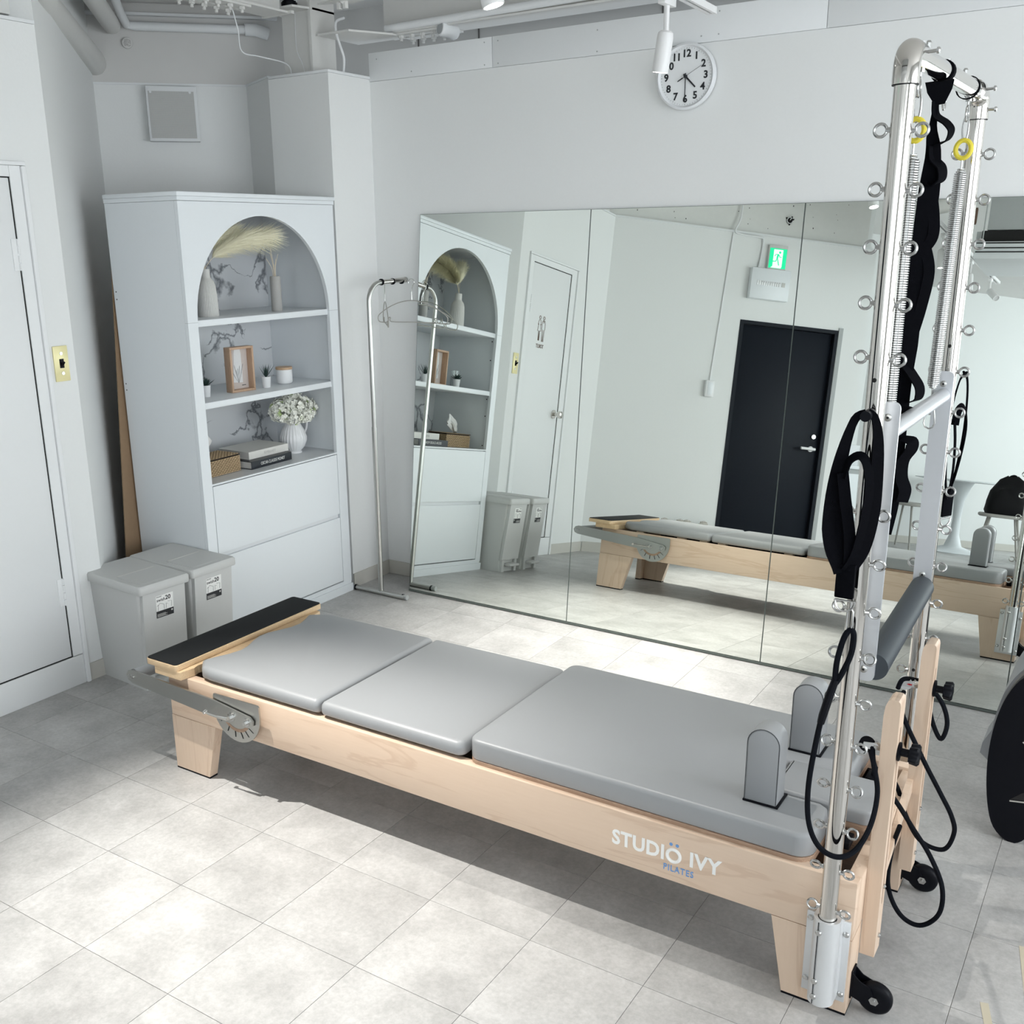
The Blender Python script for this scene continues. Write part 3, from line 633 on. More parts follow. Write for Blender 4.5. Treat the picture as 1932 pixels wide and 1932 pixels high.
def track_light(x, y, label, tilt=(0, 0, -1), on=0, z=2.452, size=R(95), blend=1.0):
    t = thing('track_light', label, 'lamp', (x, y, z), group='track spotlights')
    MB().box(-0.013, 0.013, -0.045, 0.045, -0.026, 0.0, 0.002).build('adapter', 'lamp', t)
    MB().cyl((0, 0, -0.026), (0, 0, -0.105), 0.009, 12).build('stem', 'lamp', t)
    d = Vector(tilt).normalized(); Q = Matrix.Translation((0, 0, -0.10)) @ d.to_track_quat('-Z', 'Y').to_matrix().to_4x4()
    MB(Q).lathe([(0.017, 0.0), (0.0245, -0.006), (0.0265, -0.02), (0.0265, -0.125), (0.0235, -0.125), (0.0225, -0.112)], 28).build('head', 'lamp', t)
    lens = MB(Q).lathe([(0.0225, -0.116), (0.0225, -0.112)], 24).build('lens', 'glow' if on else 'lens_off', t)
    if on:
        l = bpy.data.lights.new('spot', 'SPOT'); l.energy = on; l.spot_size = size; l.spot_blend = blend; l.shadow_soft_size = 0.012; l.color = (1, 0.965, 0.91)
        lo = bpy.data.objects.new('spot_bulb', l); C.objects.link(lo); lo.parent = t
        lo.matrix_local = Q @ Matrix.Translation((0, 0, -0.13))
    return t
track_light(-0.835, -0.70, 'lit white track spotlight hanging beside the wall clock', (-0.15, 0.03, -1), 330, size=R(60))
track_light(-0.785, -1.88, 'lit white track spotlight above the middle of the exercise bed', (0.25, 0.1, -1), 60, size=R(70))
track_light(-0.71, -3.67, 'lit white track spotlight far behind, seen in the mirror left of the spring', (0.1, 0, -1), 18)
track_light(-0.66, -4.61, 'unlit white track spotlight, nearer of the two off lamps in the mirror', (0.1, 0, -1), 0)
track_light(-0.62, -5.41, 'unlit white track spotlight tilted sideways at the track end', (0.5, 0.5, -0.5), 0)
track_light(-2.08, -2.62, 'lit white track spotlight over the foot end of the bed', (0.35, 0.07, -1), 410, z=2.74, size=R(50))

# ================================================================== EXERCISE BED WITH TOWER
RX, RY, RP = -1.9314, -2.0628, 0.0056
rf = thing('exercise_bed', 'long maple exercise bed with grey padded carriage and polished steel tower', 'exercise machine', (RX, RY, 0), RP)
TR = Matrix.Translation((RX, RY, 0)) @ Matrix.Rotation(RP, 4, 'Z')
Lr, Wr, Hr = 2.215, 0.63, 0.345
for i, (y0, y1) in enumerate(((0, 0.034), (Wr-0.034, Wr))):
    sr = MB().box(0, Lr, y0, y1, 0.198, Hr, 0.003).build('side_rail', 'maple', rf)
    if i == 0:
        w1 = text('STUDI', 0.0545, 'white', 'lettering', sr, face((1.766, -0.0006, 0.2695), (1, 0, 0.0), (0, 0, 1)), bold=0.0016, align='RIGHT', sx=0.90, space=1.06)
        # round O with two blue dots above it, then the second word
        MB().tube([(1.7885+0.0165*math.cos(a*PI/16), -0.0006, 0.2700+0.0165*math.sin(a*PI/16)) for a in range(32)], 0.0044, 8, True, flat=None).build('letter', 'white', sr)
        for x in (1.781, 1.797): MB().cyl((x, -0.0002, 0.2995), (x, -0.0012, 0.2995), 0.0042, 16).build('umlaut_dot', 'blue', sr)
        text('IVY', 0.0545, 'white', 'lettering', sr, face((1.828, -0.0006, 0.2720), (1, 0, 0.0), (0, 0, 1)), bold=0.0016, align='LEFT', sx=0.95, space=1.06)
        text('PILATES', 0.0240, 'blue', 'lettering', sr, face((1.802, -0.0006, 0.2330), (1, 0, 0), (0, 0, 1)), bold=0.0001, sx=0.80, space=1.2)
for y0 in (0.034, Wr-0.034-0.012): MB().box(0.12, 2.16, y0, y0+0.012, 0.285, 0.318).build('inner_rail', 'blackp', rf, smooth=0)
for x0, x1 in ((0.0, 0.03), (Lr-0.03, Lr)): MB().box(x0, x1, 0.034, Wr-0.034, 0.20, Hr-0.002 if x0 == 0 else 0.338, 0.002).build('end_board', 'maple_z', rf)
for x0 in (0.4, 1.0, 1.6): MB().box(x0, x0+0.07, 0.034, Wr-0.034, 0.215, 0.235).build('cross_slat', 'maple_z', rf, smooth=0)
MB().box(0.03, Lr-0.03, 0.034, Wr-0.034, 0.2, 0.206).build('base_panel', 'ply_dark', rf, smooth=0)
def leg(x0, x1t, x1b, side, endx0, endx1):
    # L shaped leg: tapered face board plus end board
    y0, y1 = (0, 0.034) if side == 0 else (Wr-0.034, Wr)
    e0, e1 = (0.034, 0.086) if side == 0 else (Wr-0.086, Wr-0.034)
    if x0 < 1: poly = [(x0, 0.006), (x1b, 0.006), (x1t, 0.1975), (x0, 0.1975)]
    else: poly = [(x1b, 0.006), (x0, 0.006), (x0, 0.1975), (x1t, 0.1975)]
    l = MB().prism(poly, y0, y1, 'xz').box(endx0, endx1, e0, e1, 0.006, 0.199).build('leg', 'maple_z', rf, smooth=0)
    a, b2 = min(x0, x1b), max(x0, x1b)
    MB().box(a, b2, y0, y1, 0, 0.006).box(endx0, endx1, e0, e1, 0, 0.006).build('foot_pad', 'blackp', l, smooth=0)
for s in (0, 1):
    leg(0.0, 0.205, 0.156, s, 0.0, 0.03); leg(Lr, 2.033, 2.068, s, Lr-0.03, Lr)
# foot platform
fp = MB()
sc_ = [(-0.035, -0.022), (0.088, -0.022), (0.096, 0.03)]
for i in range(0, 41):
    y = 0.05+i*0.55/40; sc_.append((0.108+0.018*math.sin(2*PI*(y-0.05)/0.55*2-PI/2), y))
sc_ += [(0.094, 0.61), (0.088, 0.652), (-0.035, 0.652)]
fp.prism(sc_, Hr+0.001, 0.373)
fpo = fp.build('foot_platform', 'ply', rf, smooth=0)
MB().pad(rrect(-0.072, 0.074, -0.026, 0.680, 0.012), 0.3735, 0.3935, 0.002).build('platform_board', 'ply', fpo)
MB().pad(rrect(-0.070, 0.072, -0.024, 0.678, 0.012), 0.3936, 0.3965, 0.001).build('grip_mat', 'rubber', fpo)
# cushions
def cushion(name, outline, z0, z1, re): return MB().pad(outline, z0, z1, re).build(name, 'leather', rf, smooth=60)
o1 = [(0.185, 0.008)] + rrect(0.2, 0.650, 0.008, 0.614, 0.022)[0:12]
o1 = []
o1 += rrect(0.2, 0.648, 0.010, 0.612, 0.02)[0:12]
o1 += [(0.20, 0.612), (0.165, 0.604), (0.135, 0.585)]
for i in range(12, -1, -1):
    y = 0.06+i*0.50/12; o1.append((0.118+0.020*math.sin(2*PI*(y-0.05)/0.55*2-PI/2)+0.004, y))
o1 += [(0.128, 0.034), (0.15, 0.016), (0.19, 0.010)]
cushion('cushion', o1, 0.352, 0.396, 0.020)
cushion('cushion', rrect(0.653, 1.168, 0.010, 0.612, [0.025, 0.03, 0.02, 0.02]), 0.352, 0.396, 0.020)
for x0 in (0.20, 0.45, 0.585, 0.69, 1.06):
    MB().box(x0, x0+0.045, 0.036, 0.075, 0.325, 0.3515, 0.002).box(x0, x0+0.045, 0.555, 0.594, 0.325, 0.3515, 0.002).build('support_block', 'maple', rf)
# carriage
cr = MB().pad([(1.190, 0.045)] + rrect(1.180, 2.100, 0.018, 0.612, 0.03)[3:], 0.322, 0.340, 0.001)
c3 = []
c3 += arc(2.065, 0.055, 0.042, -90, 0, 6)
c3 += [(2.107, 0.14), (2.10, 0.165), (2.08, 0.1785), (1.962, 0.1785), (1.958, 0.1825), (1.958, 0.3425), (1.962, 0.3465), (2.075, 0.3475), (2.098, 0.362), (2.105, 0.385)]
c3 += arc(2.060, 0.570, 0.045, 0, 90, 6)
c3 += arc(1.215, 0.585, 0.035, 90, 180, 6) + arc(1.215, 0.05, 0.035, 180, 270, 6)
cbm = MB().pad(c3, 0.338, 0.356, 0.001).build('carriage_board', 'ply_dark', rf, smooth=40)
MB().pad(c3, 0.3565, 0.416, 0.012, low=0.004).build('carriage_mat', 'leather', rf, smooth=50)
# piping line along the mat edge
nrm = []
sm = []
for i in range(len(c3)):
    a = Vector(c3[i-1]); c = Vector(c3[(i+1) % len(c3)]); d = (c-a).normalized(); sm.append((c3[i][0]-d.y*0.0028, c3[i][1]+d.x*0.0028, 0.4092))
MB().tube(sm, 0.0012, 5, True).build('piping', 'leather_d', bpy.data.objects['carriage_mat'])
hb_ = MB().pad(rrect(1.9595, 2.203, 0.1795, 0.3455, [0.03, 0.03, 0.008, 0.008]), 0.3825, 0.421, 0.010, low=0.004).build('headrest', 'leather', rf, smooth=50)
MB().pad(rrect(1.960, 2.205, 0.184, 0.344, [0.03, 0.03, 0.01, 0.01]), 0.366, 0.3815, 0.001).build('headrest_board', 'ply_dark', hb_)
MB().box(2.08, 2.20, 0.20, 0.33, 0.315, 0.365).build('headrest_block', 'ply_dark', hb_, smooth=0)
for (x0, y0) in ((1.922, 0.092), (1.937, 0.398)):
    dx, dy, h = 0.076, 0.070, 0.188
    sr_ = MB()
    po = [(x0, 0.4205), (x0+dx, 0.4205)] + arc(x0+dx/2, 0.4205+h-dx/2, dx/2, 0, 180, 14)
    cen = Vector((x0+dx/2, 0.4205+h/2))
    rings = []
    for y, ins in ((y0, 0.004), (y0+0.0015, 0.001), (y0+0.004, 0), (y0+dy-0.006, 0), (y0+dy-0.002, 0.002), (y0+dy, 0.007)):
        n_ = len(po); ring = []
        for i in range(n_):
            a = Vector(po[i-1]); c = Vector(po[(i+1) % n_]); d = (c-a).normalized(); ring.append((po[i][0]-d.y*ins, y, po[i][1]+d.x*ins))
        rings.append(ring)
    sro = MB().loft(rings).build('shoulder_rest', 'leather', rf, smooth=50)
    MB().tube([(p[0], y0+0.0012, p[1]) for p in po], 0.0010, 5, True).build('piping', 'seam', sro)
    MB().box(x0-0.003, x0+dx+0.006, y0-0.002, y0+dy+0.006, 0.4162, 0.421, 0.001).build('rubber_base', 'blackp', sro)
# foot bar: quadrant plates, flat arms and padded roll
for s in (0, 1):
    Y_ = lambda y: -y if s == 0 else Wr+y       # outward distance from rail face
    pl = []
    pl += [(0.238, 0.333), (0.236, 0.285)]
    pl += [(0.240, 0.262)] + [(0.336+0.102*math.cos(R(a)), 0.300+0.104*math.sin(R(a))) for a in range(200, 361, 10)] + [(0.436, 0.336), (0.43, 0.341), (0.24, 0.338)]
    t0, t1 = sorted((Y_(0.020), Y_(0.026)))
    qp = MB().prism(pl, t0, t1, 'xz').build('quadrant_plate', 'steel', rf, smooth=0)
    a0, a1 = sorted((Y_(0.0), Y_(0.020)))
    MB().cyl((0.392, a0, 0.281), (0.392, a1, 0.281), 0.018, 16).cyl((0.30, a0, 0.315), (0.30, a1, 0.315), 0.012, 12).build('spacer', 'zinc', qp)
    # toothed slot, cut shown as recessed dark inlay
    slb = MB(); e0, e1 = sorted((Y_(0.0262), Y_(0.0267)))
    outer = [(0.336+0.066*math.cos(R(a)), 0.296+0.066*math.sin(R(a))) for a in range(205, 336, 10)]
    inner = [(0.336+0.055*math.cos(R(a)), 0.296+0.055*math.sin(R(a))) for a in range(335, 204, -10)]
    slb.prism(outer+inner, e0, e1, 'xz')
    slb.build('slot', 'ply_dark', qp, smooth=0)
    for a in (212, 238, 262, 284, 303, 322):
        ca_, sa_ = math.cos(R(a)), math.sin(R(a)); px, pz = 0.336+0.064*ca_, 0.296+0.064*sa_
        q = [(px-0.002, pz), (px+0.002, pz), (px+0.022*ca_+0.005, pz+0.022*sa_), (px+0.022*ca_+0.001, pz+0.022*sa_)]
        MB().prism(q, e0, e1+0.0001, 'xz').build('tooth', 'hole', qp, smooth=0)
    b0, b1_ = sorted((Y_(0.030), Y_(0.036)))
    ap = [(0.40, 0.262), (0.415, 0.272), (0.417, 0.288), (0.405, 0.300), (0.24, 0.322), (-0.135, 0.338), (-0.158, 0.332), (-0.168, 0.315), (-0.160, 0.298), (-0.14, 0.290), (0.236, 0.262), (0.34, 0.258)]
    am = MB().prism(ap, b0, b1_, 'xz').build('foot_bar_arm', 'steel', rf, smooth=0)
    h0, h1 = Y_(0.036), Y_(0.050)
    for x, z, r in ((0.326, 0.283, 0.015), (0.392, 0.281, 0.013)):
        MB().cyl((x, h0, z), (x, Y_(0.040), z), r, 20).cyl((x, Y_(0.040), z), (x, h1, z), r*0.55, 6).build('bolt', 'zinc', am)
    MB().cyl((0.326, Y_(0.052), 0.283), (0.275, Y_(0.056), 0.281), 0.0065, 10, 0.004).cyl((0.275, Y_(0.056), 0.281), (0.228, Y_(0.058), 0.283), 0.0028, 8).cyl((0.228, Y_(0.050), 0.286), (0.228, Y_(0.062), 0.282), 0.0055, 10).build('lever', 'chrome', am)
    for x in (-0.150, -0.136): MB().cyl((x, h0, 0.314), (x, Y_(0.040), 0.314), 0.006, 12).build('bolt', 'zinc', am)
fb = MB().cyl((-0.138, -0.026, 0.314), (-0.138, Wr+0.026, 0.314), 0.021, 24).build('foot_bar', 'leather_d', rf)
for y0, y1 in ((-0.0295, -0.0262), (Wr+0.0262, Wr+0.0295)): MB().cyl((-0.138, y0, 0.314), (-0.138, y1, 0.314), 0.0235, 20).build('end_cap', 'blackp', fb)

# tower -------------------------------------------------------------
PZ = [0.292+0.0994*k for k in range(17)]
PR = 0.0187
def eye_mesh():
    m_ = MB()
    m_.tube([(0.0158+0.0118+0.0102*math.cos(a*PI/10)-0.0002, 0, 0.0102*math.sin(a*PI/10)) for a in range(20)], 0.0022, 7, True)
    m_.cyl((-0.002, 0, 0), (0.016, 0, 0), 0.0016, 8)
    return m_
base_eye = None
POLE = {0: (2.1675, -0.043), 1: (2.1775, Wr+0.043)}
for s in (0, 1):
    px, py = POLE[s]
    pole = MB().cyl((px, py, 0.07), (px, py, 1.985), PR, 32).build('tower_pole', 'chrome', rf)
    for k, z in enumerate(PZ):
        for sd in (-1, 1):
            if s == 0 and z > 1.24 and z < 1.44: continue
            Q = Matrix.Translation((px, py, z-0.003*(sd > 0))) @ Matrix.Rotation(0 if sd > 0 else PI, 4, 'Z')
            tilt = (0 if z > 1.1 else R(random.choice([-18, 14, 8, -10])))*1.0
            if base_eye is None:
                m_ = MB(); m_.tube([(0.0348+0.0108*math.cos(a*PI/12), 0, 0.0108*math.sin(a*PI/12)) for a in range(24)], 0.0028, 8, True); m_.cyl((0.0175, 0, 0), (0.0255, 0, 0), 0.0054, 10, 0.0042)
                base_eye = m_.build('eye_bolt', 'zinc', pole); e_ = base_eye
            else: e_ = link_copy(base_eye, pole)
            e_.matrix_local = Q @ Matrix.Rotation(tilt, 4, 'X')
    for z in (1.445, 0.60 if s else 1.445):
        MB().cyl((px-0.002, py-PR-0.0008 if s == 0 else py-PR-0.0008, z), (px-0.002, py-PR+0.004, z), 0.0042, 12).build('screw_hole', 'hole', pole)
        if s == 0: break
    # elbow
    sg_ = 1 if s == 0 else -1
    pts = [(px, py, 1.955), (px, py, 1.980)] + [(px, py+sg_*0.030*(1-math.cos(R(a))), 1.980+0.030*math.sin(R(a))) for a in range(15, 91, 15)] + [(px, py+sg_*0.075, 2.010)]
    eb = MB().tube(pts, 0.0228, 28).build('elbow', 'chrome', rf, smooth=50)
    MB().tube([(px, py, 1.9535), (px, py, 1.9548)], 0.0224, 24).build('elbow_lip', 'blackp', eb)
    for (a, b2) in (((px+0.02, py+sg_*0.055, 2.012), (px+0.036, py+sg_*0.055, 2.013)),) + (((((px+0.02, py, 1.975), (px+0.034, py, 1.975))),) if s else ()):
        MB().cyl(a, b2, 0.003, 8).lathe([(0.0055, 0), (0.0055, 0.004), (0.003, 0.006)], 10, Matrix.Translation(b2) @ Matrix.Rotation(PI/2, 4, 'Y')).build('bolt', 'zinc', eb)
    # socket with clamp plate on the rail
    y0 = 0 if s == 0 else Wr
    fs = -1 if s == 0 else 1
    a, b2 = sorted((y0, y0+fs*0.006))
    sp = MB().box(px-0.053, px+0.043, a, b2, 0.038, 0.247, 0.001).build('clamp_plate', 'alu', rf)
    MB().lathe([(0.0285, 0.056), (0.0285, 0.270), (0.0205, 0.270), (0.0205, 0.262)], 32, Matrix.Translation((px, py, 0))).build('socket', 'alu', sp)
    a, b2 = sorted((y0+fs*0.006, y0+fs*0.070))
    MB().box(px-0.0285, px+0.0285, min(y0+fs*0.006, y0+fs*0.035), max(y0+fs*0.006, y0+fs*0.035), 0.0565, 0.2695).build('socket_web', 'alu', sp, smooth=0)
    yb = py+fs*0.0285
    MB().box(px-0.0125, px-0.0115, min(yb, yb-fs*0.012), max(yb, yb-fs*0.004)+0.0003, 0.058, 0.268).build('seam', 'blackp', sp, smooth=0)
    for (bx, bz, by) in ((px-0.044, 0.230, y0+fs*0.006), (px+0.035, 0.215, y0+fs*0.006), (px-0.044, 0.07, y0+fs*0.006), (px+0.035, 0.058, y0+fs*0.006), (px-0.010, 0.243, yb-fs*0.001), (px-0.010, 0.118, yb-fs*0.001), (px-0.010, 0.078, yb-fs*0.001)):
        MB().lathe([(0.0070, 0), (0.0070, 0.002), (0.005, 0.0045), (0.0015, 0.005)], 14, Matrix.Translation((bx, by, bz)) @ Matrix.Rotation(fs*-PI/2, 4, 'X')).build('bolt', 'zinc', sp)
# cross bar with hanging hooks
cb = MB().cyl((2.1675, 0.03, 2.010), (2.1775, Wr-0.03, 2.010), PR, 32).build('cross_bar', 'chrome', rf)
def hook(y, z0=1.985, s=1.0):
    pts = [(0, 0, 0.014), (0, 0, -0.006)] + [(0.0, 0.0135*s*math.sin(R(a)), -0.024*s-0.001+0.0155*s*math.cos(R(a))) for a in range(20, 341, 20)]
    return MB(Matrix.Translation((2.171, y, z0))).tube(pts, 0.0026, 8).cyl((0, 0, 0.0), (0, 0, 0.008), 0.0065, 6).cyl((0, 0, 0.040), (0, 0, 0.052), 0.0052, 8).build('hook', 'zinc', cb)
for y in (0.055, 0.30, 0.575): hook(y)
for y in (0.10, 0.50): MB().cyl((2.171, y, 2.025), (2.171, y, 2.04), 0.0055, 8).lathe([(0.0055, 0.015), (0.003, 0.019)], 8, Matrix.Translation((2.171, y, 2.025))).build('cap_nut', 'zinc', cb)
# push-through frame
for y0, xa, za, zb, lab in ((0.0, 2.184, 0.822, 1.398, 0), (Wr-0.006, 2.1765, 0.825, 1.388, 1)):
    pf = MB().prism(rrect(xa-0.0215, xa+0.0215, za, zb, 0.013), y0-0.003, y0+0.004, 'xz').build('swing_arm', 'alu_bar', rf, smooth=40)
    for z in (zb-0.03, za+0.025, za+0.05):
        MB().lathe([(0.0075, 0), (0.0075, 0.002), (0.005, 0.003)], 16, Matrix.Translation((xa, y0-0.003, z)) @ Matrix.Rotation(PI/2, 4, 'X')).build('bolt', 'steel', pf)
        MB().cyl((xa, y0-0.0062, z), (xa, y0-0.0066, z), 0.0028, 6).build('bolt_socket', 'hole', pf)
MB().cyl((2.184, 0.005, 1.336), (2.1785, Wr-0.010, 1.330), 0.0165, 24).build('upper_bar', 'alu_bar', rf)
rb = MB().cyl((2.202, 0.004, 0.853), (2.1795, Wr-0.012, 0.842), 0.0285, 28).build('foam_roll', 'foam', rf)
# uprights at the head end with knobs
for y0, lab in ((0.088, 0), (0.492, 1)):
    z0, z1 = (0.112, 0.752) if lab == 0 else (0.106, 0.742)
    po = [(2.2155, z0), (2.2485, z0), (2.2485, z1-0.012), (2.2470, z1-0.005), (2.2435, z1-0.001), (2.2375, z1), (2.2270, z1-0.001), (2.2215, z1-0.006), (2.2175, z1-0.018), (2.2155, z1-0.040)]
    up = MB().prism(po, y0, y0+0.050, 'xz').build('upright', 'maple_z', rf, smooth=30)
    MB().box(2.2484, 2.2489, y0+0.021, y0+0.029, z0+0.13, z1-0.07).build('slot', 'ply_dark', up, smooth=0)
    for z in (z0+0.045, z0+0.175): MB().lathe([(0.0055, 0), (0.0055, 0.003), (0.001, 0.006)], 12, Matrix.Translation((2.2487, y0+0.025, z)) @ Matrix.Rotation(PI/2, 4, 'Y')).build('bolt', 'zinc', up)
    zk = 0.625 if lab == 0 else 0.618
    kb = MB().lathe([(0.021, 0), (0.021, 0.004), (0.009, 0.006), (0.009, 0.022), (0.020, 0.024), (0.022, 0.040), (0.018, 0.044)], 35, Matrix.Translation((2.249, y0+0.025, zk)) @ Matrix.Rotation(PI/2, 4, 'Y'), rfun=lambda a, z: 1+(0.16*math.cos(5*a) if z > 0.023 else 0)).build('knob', 'blackp', up, smooth=50)
    # pulley on the inner side
    pu = MB(Matrix.Translation((2.183, y0+0.025, zk))).lathe([(0.017, -0.005), (0.013, -0.002), (0.013, 0.002), (0.017, 0.005)], 24, Matrix.Rotation(PI/2, 4, 'X')).build('pulley_wheel', 'ceramic_w' if lab else 'blackp', up, smooth=50)
    hs = MB()
    for yy in (-0.0075, 0.0060): hs.prism([(-0.008, -0.008), (0.024, -0.006), (0.026, 0.004), (0.020, 0.010), (-0.006, 0.007)], yy, yy+0.0015, 'xz', Matrix.Translation((2.183, y0+0.025, zk)))
    hs.cyl((2.209, y0+0.025, zk), (2.2155, y0+0.025, zk), 0.004, 8).build('pulley_housing', 'alu', pu, smooth=0)
    if lab: MB().prism([(0.003, 0), (0.009, 0.0025), (0.016, 0.0015), (0.018, -0.001), (0.010, -0.0025)], -0.0079, -0.0076, 'xz', Matrix.Translation((2.183, y0+0.025, zk))).build('red_mark', 'red', pu, smooth=0)
    spg = []
    for i in range(60): a = i*0.9; spg.append((2.199+0.016*i/60, y0+0.025+0.0085*math.cos(a), zk+0.0085*math.sin(a)))
    MB().tube(spg, 0.0013, 5).build('pulley_spring', 'zinc', pu)
# braces between uprights, far block
MB().prism([(0.138, 0.205), (0.165, 0.205), (0.492, 0.335), (0.492, 0.37), (0.46, 0.37)], 2.2160, 2.2300, 'yz').build('end_brace', 'maple', rf, smooth=0)
# transport wheels
for yc in (0.045, Wr-0.045):
    wm = MB().box(2.2155, 2.219, yc-0.018, yc+0.018, 0.03, 0.10).prism([(2.219, 0.095), (2.219, 0.035), (2.262, 0.020), (2.275, 0.036), (2.258, 0.072), (2.235, 0.080)], yc-0.016, yc-0.013, 'xz').prism([(2.219, 0.095), (2.219, 0.035), (2.262, 0.020), (2.275, 0.036), (2.258, 0.072), (2.235, 0.080)], yc+0.013, yc+0.016, 'xz').build('wheel_bracket', 'blackp', rf, smooth=0)
    Q = Matrix.Translation((2.268, yc, 0.042)) @ Matrix.Rotation(PI/2, 4, 'X')
    wh = MB(Q).lathe([(0.022, -0.012), (0.033, -0.012), (0.0375, -0.008), (0.0385, 0), (0.0375, 0.008), (0.033, 0.012), (0.022, 0.012)], 40).build('wheel', 'blackp', wm, smooth=50)
    wh.parent = wm
    MB(Q).lathe([(0.011, -0.019), (0.011, 0.017)], 6).lathe([(0.004, 0.017), (0.004, 0.021)], 12).build('axle_nut', 'zinc', wm)
# rope cleats on the carriage end
for y in (0.12, 0.45): MB().box(2.12, 2.165, y, y+0.05, 0.345, 0.365, 0.003).cyl((2.14, y+0.025, 0.365), (2.14, y+0.025, 0.385), 0.010, 12).build('cleat', 'blackp', rf)

# ------------------------------------------------------------------ things hanging on the tower (world space through TR)
def at(*p): return TR @ Vector(p)
def spring_thing(lab, y, xo, z_top, z_bot, zr, bottom=False, lean=0.0):
    t = thing('coil_spring', lab, 'spring', T=TR @ Matrix.Translation((2.171, y, 0)), group='springs on the tower')
    rr = 0.0125; n = int((z_top-z_bot)/0.0044); pts = []
    for i in range(n*12+1):
        f = i/(n*12); z = z_top-(z_top-z_bot)*f
        k_ = min(1, min(f, 1-f)*22+0.45)
        pts.append((rr*k_*math.cos(i*PI/6)-lean*f, rr*k_*math.sin(i*PI/6), z))
    MB().tube(pts, 0.0018, 5).build('coil', 'zinc', t, smooth=60)
    MB().cyl((0, 0, z_top), (-lean, 0, z_bot), 0.0075, 8).build('core', 'steel', t)
    MB().tube([(0.016*math.sin(a*PI/10), 0, zr+0.019*math.cos(a*PI/10)) for a in range(20)], [0.0052]*20, 8, True).build('yellow_ring', 'yellow', t, label='yellow rubber ring')
    MB().tube([(0.006*math.cos(a*PI/8), 0, 1.928+0.027*math.sin(a*PI/8)) for a in range(16)], 0.0020, 7, True).build('snap_hook', 'zinc', t)
    MB().cyl((0, 0, z_top), (0, 0, zr-0.016), 0.0022, 8).build('wire_end', 'zinc', t)
    if bottom:
        MB().cyl((-lean, 0, z_bot), (-lean, 0, z_bot-0.045), 0.0022, 8).build('wire_end', 'zinc', t)
        MB().tube([(-lean+q[0], 0, z_bot-0.062+q[1]) for q in ((0, 0.02), (0.008, 0.015), (0.0105, 0), (0.013, -0.022), (0.008, -0.032), (0, -0.035), (-0.008, -0.031), (-0.012, -0.022), (-0.008, 0.004), (-0.006, 0.016))], 0.0021, 8, True).build('carabiner', 'zinc', t)
    return t
spring_thing('long steel coil spring beside the near tower pole', 0.055, 0, 1.846, 1.36, 1.888)
spring_thing('long steel coil spring with a carabiner beside the far tower pole', 0.575, 0, 1.845, 1.352, 1.886, True, 0.010)

# black webbing strap bundle hanging from the cross bar
st = thing('safety_strap', 'long black webbing strap knotted on the cross bar and hanging in folds', 'strap', T=TR)
MB().ribbon([(2.171+0.0205*math.sin(a*PI/10), 0.262+0.004*math.cos(a*PI/10), 2.010+0.0205*math.cos(a*PI/10)) for a in range(21)], (0, 1, 0), 0.020, 0.003).build('loop', 'nylon', st)
MB().ribbon([(2.171, 0.235, 1.99), (2.171, 0.24, 1.975), (2.171, 0.255, 1.952)], (1, 0.3, 0), [0.052, 0.045, 0.018], 0.012).build('knot', 'nylon', st)
MB().ribbon(spline([(2.166, 0.25, 1.955), (2.164, 0.25, 1.90), (2.170, 0.25, 1.85), (2.167, 0.25, 1.73), (2.160, 0.25, 1.60), (2.156, 0.25, 1.50), (2.150, 0.25, 1.40), (2.150, 0.25, 1.25), (2.150, 0.25, 1.15), (2.140, 0.25, 1.07)], 5), (0.9, 0.35, 0), [0.006, 0.008, 0.010, 0.012, 0.014, 0.018, 0.022, 0.024, 0.026, 0.028, 0.030, 0.034, 0.038, 0.040, 0.040, 0.040, 0.040, 0.040, 0.038, 0.036, 0.036, 0.036, 0.038, 0.040, 0.042, 0.044]+[0.046]*30, 0.005).build('strap', 'nylon', st, smooth=60)
def loop(pts, wd, width): MB().ribbon(spline(pts, 6), wd, width, 0.0025).build('fold', 'nylon', st, smooth=60)
loop([(2.164, 0.25, 1.955), (2.168, 0.25, 1.93), (2.188, 0.25, 1.915), (2.1985, 0.25, 1.90), (2.192, 0.25, 1.882), (2.169, 0.25, 1.874)], (0.25, 0.95, 0.3), 0.026)
loop([(2.168, 0.25, 1.874), (2.172, 0.25, 1.85), (2.188, 0.25, 1.832), (2.190, 0.25, 1.810), (2.176, 0.25, 1.800), (2.166, 0.25, 1.806)], (0.35, 0.9, 0.2), 0.030)
loop([(2.170, 0.255, 1.80), (2.182, 0.255, 1.74), (2.184, 0.255, 1.70), (2.170, 0.255, 1.675)], (0.9, 0.4, 0), 0.022)
loop([(2.172, 0.255, 1.68), (2.184, 0.255, 1.63), (2.176, 0.255, 1.56), (2.164, 0.255, 1.50)], (0.9, 0.4, 0), 0.022)
loop([(2.158, 0.25, 1.44), (2.174, 0.25, 1.42), (2.190, 0.25, 1.395), (2.189, 0.25, 1.372), (2.170, 0.25, 1.362)], (0.4, 0.9, 0.1), 0.030)
loop([(2.160, 0.25, 1.35), (2.176, 0.25, 1.343), (2.172, 0.25, 1.322), (2.160, 0.25, 1.30)], (0.4, 0.9, 0.1), 0.032)
loop([(2.165, 0.25, 1.285), (2.185, 0.25, 1.280), (2.186, 0.25, 1.262), (2.172, 0.25, 1.235), (2.172, 0.25, 1.20), (2.182, 0.25, 1.172), (2.178, 0.25, 1.145)], (0.7, 0.7, 0.1), 0.030)
MB().ribbon([(2.172+0.0235*math.sin(a*PI/10), 0.545+0.006*math.cos(a*PI/10), 2.010+0.0235*math.cos(a*PI/10)) for a in range(21)], (0, 1, 0), 0.012, 0.002).build('loop', 'nylon', st)

